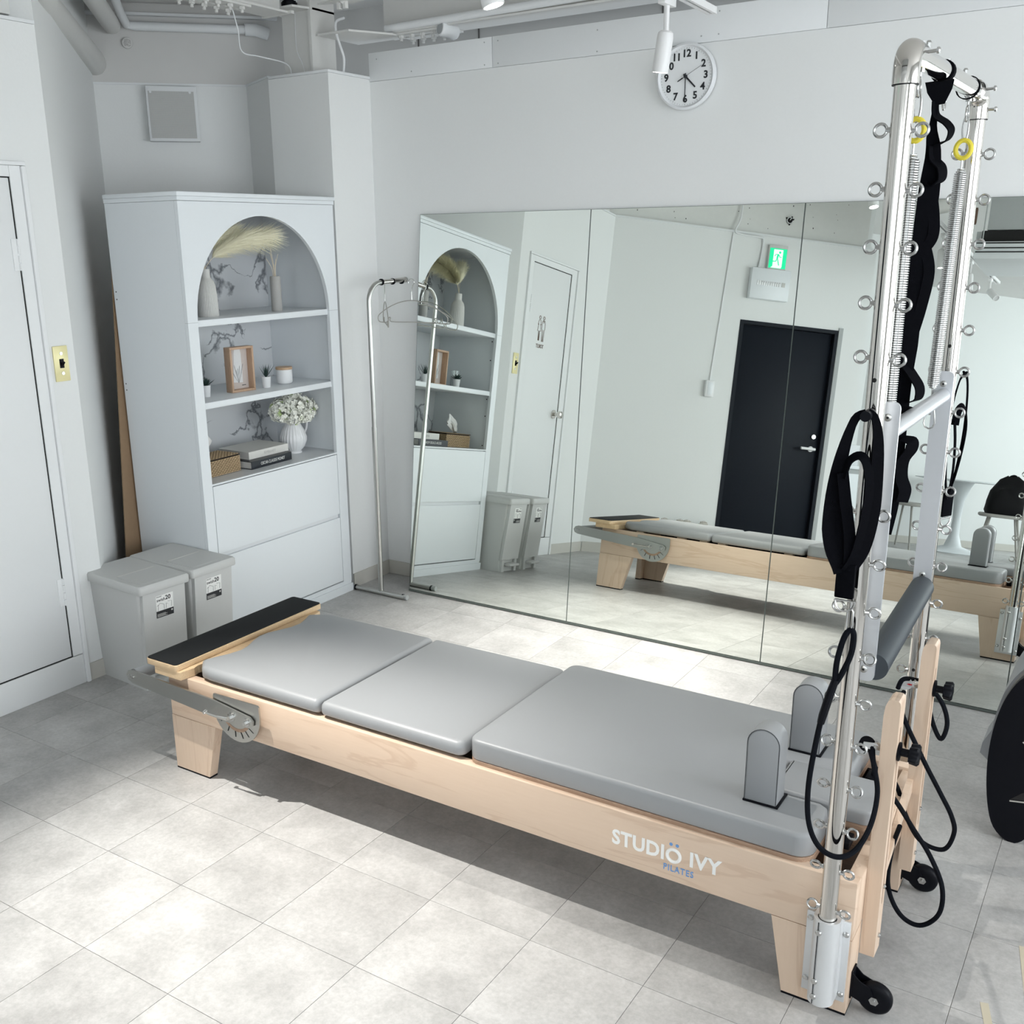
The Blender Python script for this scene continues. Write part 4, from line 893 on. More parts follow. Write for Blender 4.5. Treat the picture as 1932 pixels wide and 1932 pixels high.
# near hand loop: padded webbing loop on the pole bolt
def hand_loop(lab, T, s=1.0):
    t = thing('hand_loop', lab, 'strap', T=T, group='padded loops hanging on the tower poles')
    w_ = (0, 1, 0)
    p_ = spline([(0.0, -0.004, 0.0), (-0.020, -0.004, -0.014), (-0.036, -0.004, -0.075), (-0.043, -0.006, -0.14), (-0.042, -0.008, -0.21), (-0.034, -0.006, -0.26), (-0.020, 0, -0.295), (-0.014, 0, -0.31)], 4)
    MB().ribbon(p_, w_, [0.016+0.030*min(1, max(0, (i-5)/12)) for i in range(len(p_))], 0.004, turn=R(38)).build('padded_strap', 'nylon', t, smooth=60)
    p_ = spline([(0.0, 0.004, 0.0), (0.015, 0.004, -0.012), (0.024, 0.004, -0.06), (0.026, 0.004, -0.14), (0.022, 0.006, -0.21), (0.012, 0.006, -0.265), (-0.004, 0, -0.30), (-0.010, 0, -0.31)], 4)
    MB().ribbon(p_, w_, [0.014+0.016*min(1, max(0, (i-4)/10)) for i in range(len(p_))], 0.004, turn=R(35)).build('padded_strap', 'nylon', t, smooth=60)
    p_ = spline([(-0.030, -0.012, -0.125), (-0.022, -0.010, -0.092), (-0.004, -0.008, -0.080), (0.010, -0.008, -0.095), (0.018, -0.008, -0.14), (0.014, -0.006, -0.20), (0.002, -0.002, -0.27), (-0.012, 0, -0.30)], 4)
    MB().ribbon(p_, w_, 0.018, 0.003, turn=R(45)).build('inner_loop', 'nylon', t, smooth=60)
    p_ = spline([(-0.032, -0.012, -0.115), (-0.022, -0.012, -0.17), (-0.010, -0.006, -0.24), (-0.008, 0, -0.30)], 4)
    MB().ribbon(p_, w_, 0.022, 0.003, turn=R(30)).build('inner_loop', 'nylon', t, smooth=60)
    MB().box(-0.030, 0.006, -0.006, 0.006, -0.365, -0.295, 0.003).build('sleeve', 'nylon', t)
    MB().tube([(-0.010+0.019*math.cos(R(a)), 0, -0.370+0.022*math.sin(R(a))) for a in range(180, 361, 15)], 0.0021, 8).cyl((-0.029, 0, -0.370), (0.009, 0, -0.370), 0.0021, 8).build('ring', 'zinc', t)
    return t
hl = hand_loop('black padded hand loop hanging on the near tower pole', TR @ Matrix.Translation((2.166, -0.098, 1.390)))
MB().cyl((0, 0.03, -0.006), (0, -0.012, -0.006), 0.010, 16).build('peg', 'blackp', hl)
hand_loop('black padded hand loop hanging behind the far tower pole', TR @ Matrix.Translation((2.205, Wr+0.105, 1.372)) @ Matrix.Rotation(R(60), 4, 'Z'))
def rope_(lab, pts, r=0.0058, n=8, extra=None):
    t = thing('rope', lab, 'rope', T=TR)
    MB().tube(spline(pts, n), r, 8).build('rope_body', 'rope', t)
    return t
r1 = rope_('black rope looping from the near hand loop down over the carriage end', [(2.148, -0.094, 0.845), (2.136, -0.10, 0.79), (2.124, -0.10, 0.70), (2.117, -0.10, 0.60), (2.124, -0.10, 0.52), (2.148, -0.095, 0.468), (2.185, -0.088, 0.452), (2.214, -0.06, 0.462), (2.230, -0.01, 0.50), (2.228, 0.04, 0.555), (2.205, 0.085, 0.60), (2.195, 0.112, 0.625)])
MB().tube(spline([(2.150, -0.094, 0.842), (2.151, -0.095, 0.89), (2.160, -0.096, 0.94), (2.170, -0.096, 0.960), (2.178, -0.094, 0.952), (2.176, -0.092, 0.91), (2.162, -0.092, 0.865), (2.152, -0.092, 0.842)], 6), 0.0058, 8).build('end_loop', 'rope', r1)
MB().tube([(2.151, -0.094, 0.850), (2.143, -0.097, 0.815), (2.134, -0.100, 0.770), (2.131, -0.100, 0.752)], [0.0075, 0.0085, 0.0085, 0.0075], 10).build('shrink_sleeve', 'blackp', r1)
cbn = MB(TR @ Matrix.Translation((2.168, -0.096, 0.985))).tube([(0, 0, 0.022), (0.006, 0, 0.014), (0.006, 0, -0.012), (0.003, 0, -0.030), (-0.003, 0, -0.030), (-0.0055, 0, -0.012), (-0.005, 0, 0.014)], 0.0021, 8, True).cyl((0, 0, 0.018), (0, 0, 0.035), 0.003, 8).build('carabiner', 'zinc'); tag(cbn, 'slim steel carabiner linking the near hand loop to the rope', 'carabiner')
rope_('black rope hanging in a long loop behind the near upright', [(2.190, 0.118, 0.61), (2.205, 0.17, 0.52), (2.235, 0.26, 0.42), (2.262, 0.33, 0.330), (2.310, 0.33, 0.265), (2.345, 0.33, 0.19), (2.345, 0.33, 0.115), (2.306, 0.33, 0.068), (2.258, 0.33, 0.082), (2.224, 0.33, 0.15), (2.223, 0.33, 0.25), (2.240, 0.30, 0.34)])
rope_('black rope hanging in a drooping loop beside the far upright', [(2.183, 0.50, 0.600), (2.190, 0.45, 0.570), (2.251, 0.45, 0.456), (2.300, 0.45, 0.375), (2.332, 0.45, 0.32), (2.343, 0.45, 0.275), (2.324, 0.45, 0.222), (2.270, 0.45, 0.228), (2.229, 0.45, 0.286), (2.205, 0.45, 0.35), (2.190, 0.42, 0.40)])
rope_('short black rope bowing over the far upright knob', [(2.168, 0.50, 0.605), (2.178, 0.50, 0.632), (2.20, 0.53, 0.625), (2.228, 0.56, 0.605), (2.265, 0.57, 0.56), (2.283, 0.565, 0.51), (2.274, 0.56, 0.466), (2.252, 0.56, 0.50), (2.236, 0.56, 0.55)])

# ================================================================== ARCHED CABINET
cbn_ = thing('arched_cabinet', 'tall white display cabinet with arched open front and two lower drawers', 'cabinet', (-2.63, -0.78, 0))
# local: x = 0 front face (points +x), depth to -0.44, y from -0.455 to +0.458
CY0, CY1 = -0.455, 0.456; CD = -0.44; ct = 0.020
MB().box(CD, -0.019, CY0, CY0+ct, 0.052, 1.868).build('side_panel', 'cab', cbn_, smooth=0)
MB().box(CD, -0.019, CY1-ct, CY1, 0.052, 1.868).build('side_panel', 'cab', cbn_, smooth=0)
MB().box(CD, 0.004, CY0-0.003, CY1+0.003, 1.869, 1.885).box(CD, 0.010, CY0-0.008, CY1+0.008, 1.8855, 1.903, 0.004).build('crown', 'cab', cbn_)
MB().box(CD+0.018, -0.02, CY0+ct, CY1-ct, 1.845, 1.865).build('top_panel', 'cab2', cbn_, smooth=0)
bk = MB().box(CD, CD+0.012, CY0+ct, CY1-ct, 0.06, 1.866).build('back_panel', 'marble', cbn_, smooth=0)
# face frame with arch: outer rectangle minus arched opening, built as strips
OY0, OY1 = -0.403, 0.396
oc = (OY0+OY1)/2; orx = (OY1-OY0)/2; oz0 = 1.398; orz = 1.815-1.398
def front_prism(poly, name, mat='cab'):
    return MB().prism(poly, -0.018, 0.0, 'yz').build(name, mat, cbn_, smooth=0)
front_prism([(CY0, 0.052), (OY0, 0.052), (OY0, 1.3975), (CY0, 1.3975)], 'stile'); front_prism([(OY1, 0.052), (CY1, 0.052), (CY1, 1.3975), (OY1, 1.3975)], 'stile')
N = 36
am = MB()
rings = []
for i in range(N+1):
    a = PI*i/N; yi = oc+orx*math.cos(a); zi = oz0+orz*math.sin(a)
    # outer point on rectangle
    f = a/PI
    if i == 0: yo, zo = CY1, oz0
    elif i == N: yo, zo = CY0, oz0
    else:
        dy, dz = math.cos(a), math.sin(a)
        t1 = ((CY1-oc)/dy) if dy > 1e-6 else (((CY0-oc)/dy) if dy < -1e-6 else 9); t2 = (1.8675-oz0)/dz; t_ = min(t1, t2); yo, zo = oc+dy*t_, oz0+dz*t_
    rings.append([(-0.018, yi, zi), (0, yi, zi), (0, yo, zo), (-0.018, yo, zo)])
    # put exact corners in
am.loft(rings, True, True)
for cy in (CY1, CY0):
    pass
ap = am.build('arch_panel', 'cab', cbn_, smooth=0)
# fill the two top corners that the fan leaves out
angc = math.atan2(1.8675-oz0, CY1-oc)
for sgn, cyc in ((1, CY1), (-1, CY0)):
    ia = [i for i in range(N+1) if (PI*i/N if sgn > 0 else PI-PI*i/N) <= math.atan2(1.8675-oz0, abs(cyc-oc))]
    i0 = max(ia) if sgn > 0 else min(ia); i1 = i0+1 if sgn > 0 else i0-1
    a_, b_ = rings[i0][2], rings[i1][2]
    MB().prism([(a_[1], a_[2]), (cyc, 1.8675), (b_[1], b_[2])], -0.018, 0.0, 'yz').build('arch_corner', 'cab', ap, smooth=0)
MB().box(-0.0185, 0.0004, CY0, OY0, 1.397, 1.3982).box(-0.0185, 0.0004, OY1, CY1, 1.397, 1.3982).build('seam', 'grey_panel', cbn_, smooth=0)
for z in (1.4045, 1.0665):
    MB().box(CD+0.012, -0.012, CY0+ct, CY1-ct, z-0.026, z, 0.001).build('shelf', 'cab', cbn_)
MB().box(CD+0.012, -0.0185, CY0+ct, CY1-ct, 0.70, 0.7225).build('shelf', 'cab2', cbn_, smooth=0)
front_prism([(OY0+0.0005, 0.716), (OY1-0.0005, 0.716), (OY1-0.0005, 0.7235), (OY0+0.0005, 0.7235)], 'rail')
front_prism([(OY0, 0.052), (OY1, 0.052), (OY1, 0.062), (OY0, 0.062)], 'rail')
front_prism([(OY0+0.003, 0.416), (OY1-0.003, 0.416), (OY1-0.003, 0.712), (OY0+0.003, 0.712)], 'drawer')
front_prism([(OY0+0.003, 0.068), (OY1-0.003, 0.068), (OY1-0.003, 0.396), (OY0+0.003, 0.396)], 'drawer')
MB().box(-0.035, -0.012, OY0+0.003, OY1-0.003, 0.396, 0.414).build('grip_channel', 'cab2', cbn_, smooth=0)
MB().box(-0.03, -0.0185, OY0, OY1, 0.062, 0.712).build('drawer_gap', 'hole', cbn_, smooth=0)
MB().box(CD, 0.006, CY0-0.004, CY1+0.004, 0.0, 0.040).box(CD, -0.002, CY0, CY1, 0.040, 0.0515).build('plinth', 'cab', cbn_, smooth=0)
for x in (-0.355, ):
    for z in (1.515, 1.484, 1.130, 1.103): MB().cyl((x-0.07, CY0-0.0006, z), (x-0.07, CY0+0.002, z), 0.003, 8).build('screw_hole', 'hole', cbn_)
for z in (1.36, 1.25, 1.02, 0.92, 0.745): MB().cyl((-0.05, CY1-ct-0.0006, z), (-0.05, CY1-ct+0.001, z), 0.004, 8).build('peg_hole', 'hole', cbn_)
for z in (1.36, 1.25, 1.02, 0.92, 0.745): MB().cyl((-0.05, CY0+ct+0.0006, z), (-0.05, CY0+ct-0.001, z), 0.004, 8).build('peg_hole', 'hole', cbn_)

S1, S2, S3 = 1.4047, 1.0667, 0.7227
# ribbed vase with pampas grass
va = thing('ribbed_vase', 'matt white ribbed bottle vase on the top shelf of the cabinet', 'vase', (-2.788, -0.980, S1))
MB().lathe([(0.0, 0), (0.043, 0), (0.044, 0.004), (0.0415, 0.08), (0.0385, 0.125), (0.032, 0.146), (0.022, 0.158), (0.0200, 0.164), (0.0195, 0.197), (0.0165, 0.197), (0.0165, 0.166)], 160, rfun=lambda a, z: 1+(0.022*math.cos(40*a) if 0.002 < z < 0.150 else 0)).build('body', 'ceramic', va, smooth=60)
pg = thing('pampas_grass', 'cream pampas plumes leaning out of the ribbed vase', 'dried flowers', (-2.788, -0.980, S1+0.197))
random.seed(11)
def plume(name, pts, n, ln, mat='pampas'):
    sp = spline(pts, 14); m_ = MB(); L_ = len(sp)
    MB().tube(sp, 0.0012, 5).build('stem', 'reed', pg)
    for i in range(n):
        f = 0.30+0.70*random.random(); k = int(f*(L_-1)); p = sp[k]; tg = (sp[min(L_-1, k+1)]-sp[max(0, k-1)]).normalized()
        rv_ = Vector((random.gauss(0, 1), random.gauss(0, 1), random.gauss(0, 1))); rv_ = (rv_-tg*rv_.dot(tg)).normalized()
        l_ = ln*(0.5+0.5*random.random())*math.sin(PI*min(1, (f-0.22)/0.95))**0.5
        q = p+(tg*0.80+rv_*0.60)*l_+Vector((0, 0, -0.10*l_)); mid = p+(tg*0.50+rv_*0.46)*l_*0.5+Vector((0, 0, 0.02*l_))
        wv = tg.cross(rv_).normalized()*0.0008
        k0 = len(m_.v); m_.v += [p-wv, p+wv, mid+wv*1.3, mid-wv*1.3, q]; m_.f += [(k0, k0+1, k0+2, k0+3), (k0+3, k0+2, k0+4)]
    m_.build(name, mat, pg, smooth=0, kind='stuff')
plume('plume', [(0, 0, 0), (0.012, 0.05, 0.052), (0.03, 0.17, 0.105), (0.045, 0.34, 0.132)], 2100, 0.150)
plume('plume', [(0, 0, 0), (-0.01, 0.03, 0.075), (-0.02, 0.10, 0.125), (-0.03, 0.20, 0.150)], 1500, 0.12)
plume('plume', [(0, 0, 0), (0.0, 0.0, 0.07), (-0.02, -0.03, 0.13), (-0.05, -0.07, 0.16)], 1200, 0.10)
plume('plume', [(0, 0, 0), (-0.03, -0.02, 0.06), (-0.09, -0.06, 0.12), (-0.14, -0.10, 0.16)], 1200, 0.11)
rd = thing('reed_vase', 'tall grey clay cylinder vase on the top shelf, holding dry twigs', 'vase', (-2.752, -0.602, S1))
MB().lathe([(0.0, 0), (0.0235, 0), (0.0245, 0.003), (0.0240, 0.150), (0.0225, 0.155), (0.0195, 0.155), (0.0195, 0.145), (0, 0.145)], 28).build('body', 'clay', rd, smooth=50)
tw = thing('dry_twigs', 'thin dry twigs standing in the grey clay vase', 'dried flowers', (-2.752, -0.602, S1+0.1455))
for i, (dx, dy, h) in enumerate(((0.0, 0.028, 0.105), (-0.01, -0.012, 0.115), (0.008, -0.026, 0.130), (0.012, 0.0, 0.085), (-0.015, 0.014, 0.06), (-0.02, -0.03, 0.09))):
    MB().tube(spline([(dx*0.2, dy*0.2, 0), (dx*0.4, dy*0.3, h*0.5), (dx, dy, h)], 5), 0.0012, 6).build('twig', 'reed', tw)
# middle shelf
def pot(x, y, lab, r, h, leafmat, kind, plant_lab, zb=S2):
    t = thing('plant_pot', lab, 'pot', (x, y, zb), group='small white plant pots')
    MB().lathe([(0, 0), (r*0.78, 0), (r*0.80, 0.002), (r, h), (r*0.90, h), (r*0.86, h*0.86), (0, h*0.86)], 28).build('pot_body', 'ceramic_w', t, smooth=50)
    p = thing('succulent', plant_lab, 'plant', (x, y, zb+h*0.87), group='small artificial succulents')
    random.seed(int(x*1000) & 255)
    n = 22 if kind else 16
    for i in range(n):
        f = i/n; a = i*2.4; el = (0.35+0.95*f) if kind else (0.75+0.6*f); l = (0.045 if kind else 0.062)*(1-0.25*f)*(0.85+0.3*random.random())
        w_ = 0.0085 if kind else 0.0055
        d = Vector((math.cos(a)*math.cos(el), math.sin(a)*math.cos(el), math.sin(el))); sd = Vector((-math.sin(a), math.cos(a), 0)); up = d.cross(sd)
        b0 = Vector((0, 0, 0.002)); 
        rings = []
        for s_, ww in ((0, 0.5), (0.35, 1.0), (0.75, 0.6), (1.0, 0.04)):
            c = b0+d*l*s_+Vector((0, 0, l*0.12*s_*s_)); rings.append([c+sd*w_*ww*0.5, c+up*w_*ww*0.28, c-sd*w_*ww*0.5, c-up*w_*ww*0.28])
        MB().loft(rings).build('leaf', leafmat, p, smooth=60)
    return t
pot(-2.785, -1.035, 'small white pot at the left end of the middle shelf', 0.022, 0.050, 'leaf', 1, 'rosette succulent in the leftmost white pot')
pot(-2.765, -0.690, 'small white pot between the wooden frame and the lidded canister', 0.0225, 0.050, 'leaf', 0, 'dark spiky succulent in the pot beside the canister')
pf_ = thing('photo_frame', 'deep oak box frame with a leaf print on the middle shelf', 'picture frame', (-2.770, -0.834, S2), -0.08)
fw, fh, fd, ft = 0.066, 0.198, 0.030, 0.010
for (y0, y1, z0, z1) in ((-fw, fw, 0, ft), (-fw, fw, fh-ft, fh)): MB().box(-fd, fd*0.4, y0, y1, z0, z1, 0.001).build('frame_bar', 'frame_oak', pf_)
for (y0, y1) in ((-fw, -fw+ft), (fw-ft, fw)): MB().box(-fd, fd*0.4, y0, y1, ft, fh-ft, 0.001).build('frame_bar', 'frame_oak', pf_)
pr_ = MB().box(-fd, -fd+0.006, -fw+ft, fw-ft, ft, fh-ft).build('print', 'art', pf_, smooth=0)
MB().prism([(-0.028, 0.040), (0.024, 0.036), (0.022, 0.165), (0.018, 0.184), (-0.014, 0.184), (-0.018, 0.168)], -fd+0.0062, -fd+0.0070, 'yz').build('white_shape', 'art_w', pr_, smooth=0)
random.seed(5)
for i in range(7):
    y = -0.030+0.010*i; h = 0.045+0.035*math.sin(i*1.3)**2
    MB().tube(spline([(-fd+0.0076, 0.001, 0.035), (-fd+0.0076, y*0.5, 0.035+h*0.5), (-fd+0.0076, y, 0.04+h)], 4), [0.0005]*5+[0.0012]*3+[0.0004], 5).build('leaf_line', 'art_g', pr_)
MB().box(-fd+0.0062, -fd+0.0068, 0.018, 0.040, 0.0225, 0.0255).build('caption', 'black', pr_, smooth=0)
can = thing('canister', 'white ceramic canister with bamboo lid on the middle shelf', 'canister', (-2.790, -0.545, S2))
MB().lathe([(0, 0), (0.031, 0), (0.037, 0.006), (0.0385, 0.018), (0.0375, 0.066), (0.0, 0.066)], 36).build('body', 'ceramic_w', can, smooth=50)
MB().lathe([(0.0385, 0.0665), (0.0395, 0.068), (0.0395, 0.076), (0.038, 0.078), (0, 0.078)], 36).build('lid', 'lid', can, smooth=40)
cd1 = thing('glass_candle', 'white candle in clear glass cylinder at the far left of the middle shelf', 'candle', (-2.860, -1.125, S2))
MB().lathe([(0, 0.002), (0.024, 0.002), (0.024, 0.070), (0, 0.070)], 24).build('wax', 'ceramic_w', cd1, smooth=50)
MB().lathe([(0.0265, 0), (0.0265, 0.105), (0.0250, 0.105), (0.0250, 0.0015), (0, 0.0015)], 24, caps=False).build('glass', 'glass', cd1, smooth=50)
# lower shelf: books, basket, jug
bkT = Matrix.Translation((-2.705, -0.748, S3)) @ Matrix.Rotation(R(2), 4, 'Z')
def book(name, lab, T, w, d, h, cover, words, wmat, wsize, bold):
    # spine faces +x; w along y, d in depth (-x)
    t = thing(name, lab, 'book', T=T, group='coffee-table books')
    MB().box(-d, 0.0, -w/2, w/2, 0, 0.003).box(-d, 0.0, -w/2, w/2, h-0.003, h).box(-0.003, 0.0, -w/2, w/2, 0.003, h-0.003).build('cover', cover, t, smooth=0)
    MB().box(-d+0.004, -0.003, -w/2+0.004, w/2-0.004, 0.003, h-0.003).build('pages', 'paper', t, smooth=0)
    text(words, wsize, wmat, 'title', t, face((0.0006, 0.006, h/2), (0, 1, 0), (0, 0, 1)), 0.0003, bold, sx=0.72)
    return t
book('book', 'black book with white spine lettering, bottom of the stack of two', bkT, 0.268, 0.200, 0.036, 'bookb', 'OSCAR-CLAUDE MONET', 'white', 0.0200, 0.0)
book('book', 'cream book with pale spine lettering lying on the black book', bkT @ Matrix.Translation((-0.038, 0.024, 0.0362)) @ Matrix.Rotation(R(-2), 4, 'Z'), 0.255, 0.195, 0.034, 'bookw', 'REMBRANDT', 'grey_print', 0.0180, 0.0)
# woven basket tissue box
bs = thing('woven_basket', 'lidded woven seagrass tissue box left of the books', 'basket', (-2.800, -1.035, S3), R(2))
bw, bdp, bh = 0.235, 0.135, 0.080
MB().box(-bdp/2+0.004, bdp/2-0.004, -bw/2+0.004, bw/2-0.004, 0.002, bh-0.006).build('core', 'seagrass_d', bs, smooth=0)
wv = MB(); rows = 9
for r_i in range(rows):
    z = 0.005+r_i*0.0078
    for k in range(26):
        u = -bw/2+bw*(k+0.5)/26; bulge = 0.0022 if (k+r_i) % 2 else 0.0
        wv.box(bdp/2-0.004, bdp/2-0.0012+bulge, u-0.0042, u+0.0042, z-0.0030, z+0.0030)
        wv.box(-bdp/2+0.0012-bulge, -bdp/2+0.004, u-0.0042, u+0.0042, z-0.0030, z+0.0030)
    for k in range(15):
        u = -bdp/2+bdp*(k+0.5)/15; bulge = 0.0022 if (k+r_i) % 2 else 0.0
        wv.box(u-0.0041, u+0.0041, bw/2-0.004, bw/2-0.0012+bulge, z-0.0030, z+0.0030)
        wv.box(u-0.0041, u+0.0041, -bw/2+0.0012-bulge, -bw/2+0.004, z-0.0030, z+0.0030)
wv.build('weave', 'seagrass', bs, smooth=0, kind='stuff')
ld = MB().box(-bdp/2-0.001, bdp/2+0.001, -bw/2-0.001, bw/2+0.001, bh-0.006, bh-0.0015, 0.001).build('lid', 'seagrass_d', bs)
wv = MB()
for i in range(16):
    for k in range(26):
        x = -bdp/2+bdp*(i+0.5)/16; u = -bw/2+bw*(k+0.5)/26
        wv.box(x-0.0037, x+0.0037, u-0.0040, u+0.0040, bh-0.003, bh-0.0012+(0.0016 if (i+k) % 2 else 0))
wv.build('weave', 'seagrass', ld, smooth=0, kind='stuff')
ti = MB(); random.seed(2)
rg = []
for k, (r, z) in enumerate(((0.012, 0), (0.030, 0.022), (0.040, 0.045), (0.034, 0.062), (0.012, 0.085), (0.003, 0.098))):
    rg.append([((r*(1+0.45*math.sin(3*a+k*0.7)))*math.cos(a)*0.45-0.002*k, (r*(1+0.4*math.sin(3*a+k)))*math.sin(a)+0.012*k, z+0.006*math.sin(5*a+k)) for a in [2*PI*j/20 for j in range(20)]])
ti.loft(rg); tio = ti.build('tissue', 'tissue'); tio.location = (-2.80, -1.09, S3+bh+0.008); tag(tio, 'white tissue pulled up out of the woven box', 'tissue')
# ribbed jug with hydrangeas
jg = thing('ribbed_jug', 'white ribbed ceramic jug with handle on the lower shelf', 'jug', (-2.815, -0.485, S3))
MB().lathe([(0, 0), (0.031, 0), (0.032, 0.004), (0.028, 0.010), (0.042, 0.030), (0.052, 0.060), (0.0515, 0.080), (0.042, 0.115), (0.031, 0.140), (0.031, 0.155), (0.036, 0.168), (0.033, 0.168), (0.028, 0.155), (0.0, 0.150)], 96, Matrix.Diagonal((1.22, 1.22, 1, 1)), rfun=lambda a, z: 1+(0.030*math.cos(24*a)*min(1, max(0, (z-0.012)/0.02))*min(1, max(0, (0.140-z)/0.02)))).build('body', 'ceramic_w', jg, smooth=60)
MB().tube(spline([(0, 0.036, 0.148), (0, 0.070, 0.160), (0, 0.098, 0.142), (0, 0.092, 0.105), (0, 0.070, 0.076), (0, 0.062, 0.064)], 6), [0.007]*4+[0.006]*23+[0.007]*4, 10).build('handle', 'ceramic_w', jg)
MB().lathe([(0.0, 0), (0.012, 0.002), (0.015, 0.009), (0.009, 0.015), (0, 0.016)], 14, Matrix.Translation((0, 0.076, 0.056))).build('handle_knob', 'ceramic_w', jg, smooth=60)
hy = thing('hydrangea_bunch', 'bunch of white hydrangeas with green hearts in the ribbed jug', 'flowers', (-2.815, -0.485, S3+0.155))
random.seed(9)
pt_me = {}
def petal(mat):
    m_ = MB()
    pts = [(0, 0, 0), (0.005, -0.0055, 0.0015), (0.0105, -0.0055, 0.004), (0.0128, 0, 0.003), (0.0105, 0.0055, 0.004), (0.005, 0.0055, 0.0015)]
    m_.v = [Vector(p) for p in pts] + [Vector((0.009, 0, -0.001))]; m_.f = [(0, 1, 6), (1, 2, 6), (2, 3, 6), (3, 4, 6), (4, 5, 6), (5, 0, 6)]
    return m_
heads = [((0.0, -0.075, 0.055), 0.058), ((0.015, 0.005, 0.078), 0.066), ((0.01, 0.085, 0.052), 0.055), ((-0.05, -0.01, 0.06), 0.055), ((0.045, -0.035, 0.030), 0.045), ((0.04, 0.045, 0.03), 0.045)]
for hc, hr in heads:
    hm_ = {'petal': MB(), 'petal_g': MB()}
    for i in range(135):
        v = Vector((random.gauss(0, 1), random.gauss(0, 1), random.gauss(0, 1)+0.25)).normalized()
        c0 = v*hr*(0.80+0.25*random.random())
        c0.z *= 0.85
        zmax = (S2-0.03)-(S3+0.155)-hc[2]
        if c0.z > zmax: c0.z = zmax-0.004*random.random()
        Q = Matrix.Translation(c0) @ v.to_track_quat('Z', 'Y').to_matrix().to_4x4() @ Matrix.Rotation(random.random()*6, 4, 'Z') @ Matrix.Rotation(random.gauss(0, 0.3), 4, 'X')
        tgt = hm_['petal_g'] if random.random() < 0.08 else hm_['petal']
        for k in range(4):
            pm_ = petal(None); tgt.add(pm_.v, pm_.f, Q @ Matrix.Rotation(k*PI/2, 4, 'Z'))
    o = hm_['petal'].build('flower_head', 'petal', hy, smooth=0); o.location = hc; o['kind'] = 'stuff'
    o2 = hm_['petal_g'].build('green_florets', 'petal_g', o, smooth=0, kind='stuff')
for i, (x, y) in enumerate(((0.02, -0.02), (0.0, 0.02), (-0.02, -0.01))): MB().tube([(x*0.4, y*0.4, -0.01), (x*1.2, y*2, 0.05)], 0.0022, 6).build('stem', 'leaf2', hy)

# cardboard sheet behind the cabinet
cdb = MB().prism([(0.0, 0.002), (0.0, 1.70), (0.6, 1.70), (0.6, 0.002)], -3.086, -3.081, 'yz').build('cardboard_sheet', 'card', smooth=0)
for v_ in cdb.data.vertices: v_.co.y += -1.340+0.123*v_.co.z/1.7
tag(cdb, 'brown cardboard sheet standing on edge behind the white cabinet', 'cardboard')

